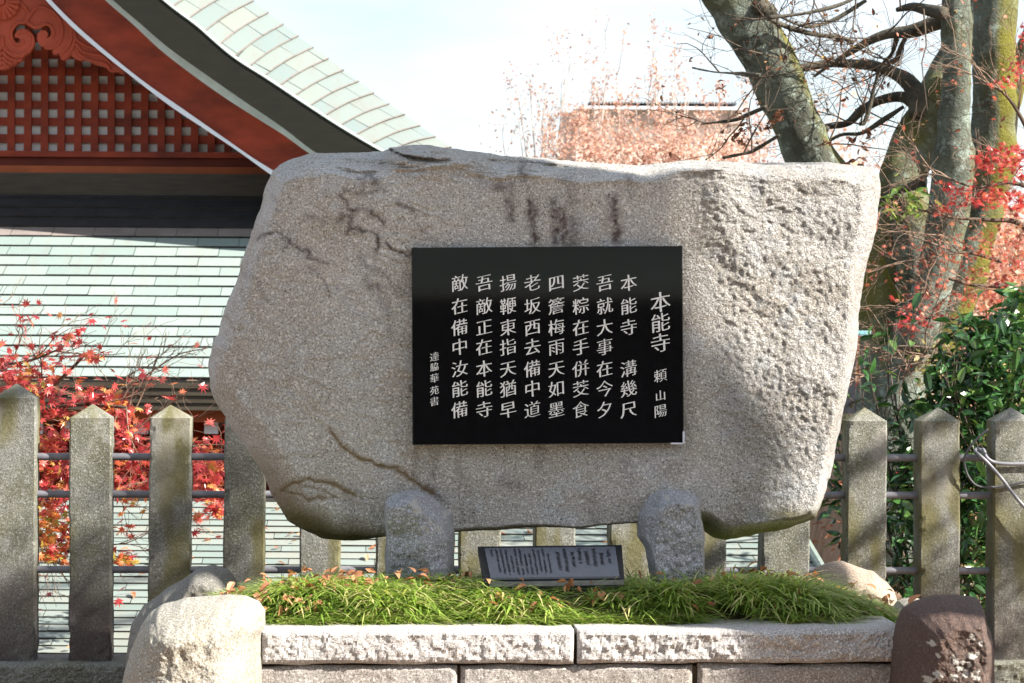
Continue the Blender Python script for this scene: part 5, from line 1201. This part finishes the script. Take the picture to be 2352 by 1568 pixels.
# pinkish undergrowth right of the stone, beyond the big tree
M_PINK = leafmat('pinkish_leaf', [(0, (.30, .13, .10)), (.5, (.46, .27, .22)), (1, (.55, .42, .34))], .45, .6, .2)
rg = np.random.default_rng(77)
for lab, qx, Y, tops, nl in (('pinkish twiggy shrub in the gap right of the memorial stone', 2040, 20, [(1960, 420), (2000, 440), (2050, 400), (2090, 430), (1990, 520), (2130, 480), (1930, 470), (1950, 800), (1970, 880)], 900), ('pale pink leaved bush behind the red maple at the right edge', 2310, 19, [(2230, 500), (2280, 480), (2330, 520), (2370, 470), (2200, 580), (2400, 560), (2180, 650), (2260, 620)], 1500), ('rust coloured bush low behind the camellia', 2290, 16, [(2200, 760), (2250, 740), (2320, 720), (2380, 740), (2180, 830), (2300, 800)], 1200)):
    fartree(lab, (U(qx, 900, Y).x, Y, .3), tops, rg, Y, nl, (.04, .085), M_PINK, M_TWIGF, [(qx, 600 if Y > 17 else 850, 120, 150, 1)], .5, 'shrub', 'pinkish_shrub', 3)
# distant hedge line on the horizon so that gaps end in foliage, not in a bare edge
hd = empty('distant_thicket', (7, 45, .6), 'hazy brown thicket closing the view at the right', 'thicket'); hd['kind'] = 'stuff'
n = 9000; q = np.stack([rng.uniform(1700, 2600, n), 470 + 420 * rng.random(n) ** .8], -1); P = aU(q, 42 + rng.normal(0, 1.5, n)); leaves('thicket_leaves', P, (.10, .28), quad_t(), M_PINK, hd, rng, 0.0)

# ------------------------------------------------------------------ the tall tree outside the picture whose trunk shades the stone
SH = 6.73                                       # position across the sun direction
def behind(h, dist, z=0): # point `dist` metres towards the sun (horizontally) at offset h
    return np.array([math.cos(SUN_A) * dist + math.sin(SUN_A) * h, -math.sin(SUN_A) * dist + math.cos(SUN_A) * h, z])
TD = 2.6
st = empty('shade_tree', Vector(behind(SH, TD)), 'tall straight tree to the right of the camera whose trunk shades the memorial stone', 'tree')
ZR = np.array([(-.05, 6.80, .40), (2, 6.80, .385), (3.6, 6.795, .37), (4.3, 6.785, .365), (4.6, 6.765, .345), (4.9, 6.74, .32), (5.2, 6.73, .31), (6.5, 6.73, .305), (9, 6.75, .30), (13, 6.73, .25)])
ZR = resample(catmull(ZR, 6), 70); P = np.array([behind(h_, TD, z_) for z_, h_, _ in ZR])
b = MB(); b.tube(P, ZR[:, 2], 28, rough=.022, seed=3, rs=3); V = np.vstack(b.V)
obj('trunk', V, [np.vstack(b.Q), np.vstack(b.T)], M_BARK, st, None, True, {'moss': np.zeros(len(V))})
rg = np.random.default_rng(91); out = []; tips = []
for k in range(22):
    z_ = rg.uniform(9.0, 12.5); a = rg.uniform(0, 2 * np.pi); grow(behind(SH, TD, z_), (math.cos(a), math.sin(a), .25), rg.uniform(1.4, 2.4), .05, 2, rg, out, tips, .1, .5, (3, 4), .12, 6, .6, .006)
twigmesh(out, 'branches', M_TWIG, st, 4); leaves('crown', along(tips, 1500, rg, .12), (.08, .16), oval_t(.5, .1, .2), M_BROWN, st, rg, .2)
def bough(pts, r0, r1, nl, sp):
    P = catmull(np.array([behind(h, TD + d, z) for h, d, z in pts]), 8); b = MB(); b.tube(P, np.linspace(r0, r1, len(P)), 8, rough=.01, seed=int(r0 * 999)); V = np.vstack(b.V)
    obj('bough', V, [np.vstack(b.Q), np.vstack(b.T)], M_BARK, st, None, True, {'moss': np.zeros(len(V))})
    return P
bough([(SH, 0, 6.3), (7.1, .1, 6.75), (7.4, .2, 6.9), (7.9, .2, 6.6), (8.6, .1, 6.2), (9.2, 0, 5.7)], .07, .03, 0, 0)
bough([(SH, 0, 7.0), (7.6, -.2, 7.3), (8.3, -.3, 6.7), (8.9, -.3, 6.3), (9.6, -.3, 5.6)], .06, .02, 0, 0)
P = np.array([behind(rg.uniform(7.3, 7.75), TD + rg.uniform(-.3, .3), rg.normal(5.85, .16)) for _ in range(420)]); leaves('low_leaves', P, (.05, .10), oval_t(.5, .1, .2), M_BROWN, st, rg, .2)
bough([(SH, 0, 3.2), (7.8, .1, 4.3), (8.6, .1, 4.6), (9.3, 0, 4.2), (9.9, 0, 3.7)], .06, .025, 0, 0)
bough([(SH, 0, 2.6), (7.8, -.2, 3.5), (8.7, -.2, 4.1), (9.4, -.2, 4.3)], .05, .02, 0, 0)
P = np.array([behind(rg.uniform(8.6, 9.35), TD + rg.uniform(-.3, .3), rg.normal(3.8, .35)) for _ in range(300)]); leaves('low_leaves', P, (.05, .10), oval_t(.5, .1, .2), M_BROWN, st, rg, .2)

# ------------------------------------------------------------------ hall across the yard, seen only as the reflection in the plaque
ho = empty('opposite_hall', (0, -8, 0), 'long low dark hall across the yard behind the camera, mirrored in the black plaque', 'hall')
b = MB(); b.box((-1, -9.0, 1.0), (26, .3, 2.0)); b.build('dark_wall', M_DARKW, ho)
ro_ = simple('olive_roof', (.62, .65, .52), .8, .35, 3, .2, 0, 0, (.3, 1, 14))
b = MB(); b.hexa([(-15, -7.4, 1.80), (13, -7.4, 1.80), (13, -8.29, 2.28), (-15, -8.29, 2.28)][::-1], [(-15, -7.4, 1.87), (13, -7.4, 1.87), (13, -8.29, 2.35), (-15, -8.29, 2.35)][::-1]); b.build('lower_roof', ro_, ho)
b = MB(); b.box((-1, -8.5, 3.6), (26, .4, 2.9)); b.build('upper_wall', M_DARKW, ho)
b = MB(); b.hexa([(-15, -8.25, 5.0), (13, -8.25, 5.0), (13, -12.5, 7.4), (-15, -12.5, 7.4)][::-1], [(-15, -8.25, 5.12), (13, -8.25, 5.12), (13, -12.5, 7.5), (-15, -12.5, 7.5)][::-1]); b.build('upper_roof', ro_, ho)
for x in np.arange(-13, 12, 2.6):
    b = MB(); b.tube([(x, -8.6, 0), (x, -8.6, 1.9)], .12, 10); b.build('pillar', M_DARKW, ho)
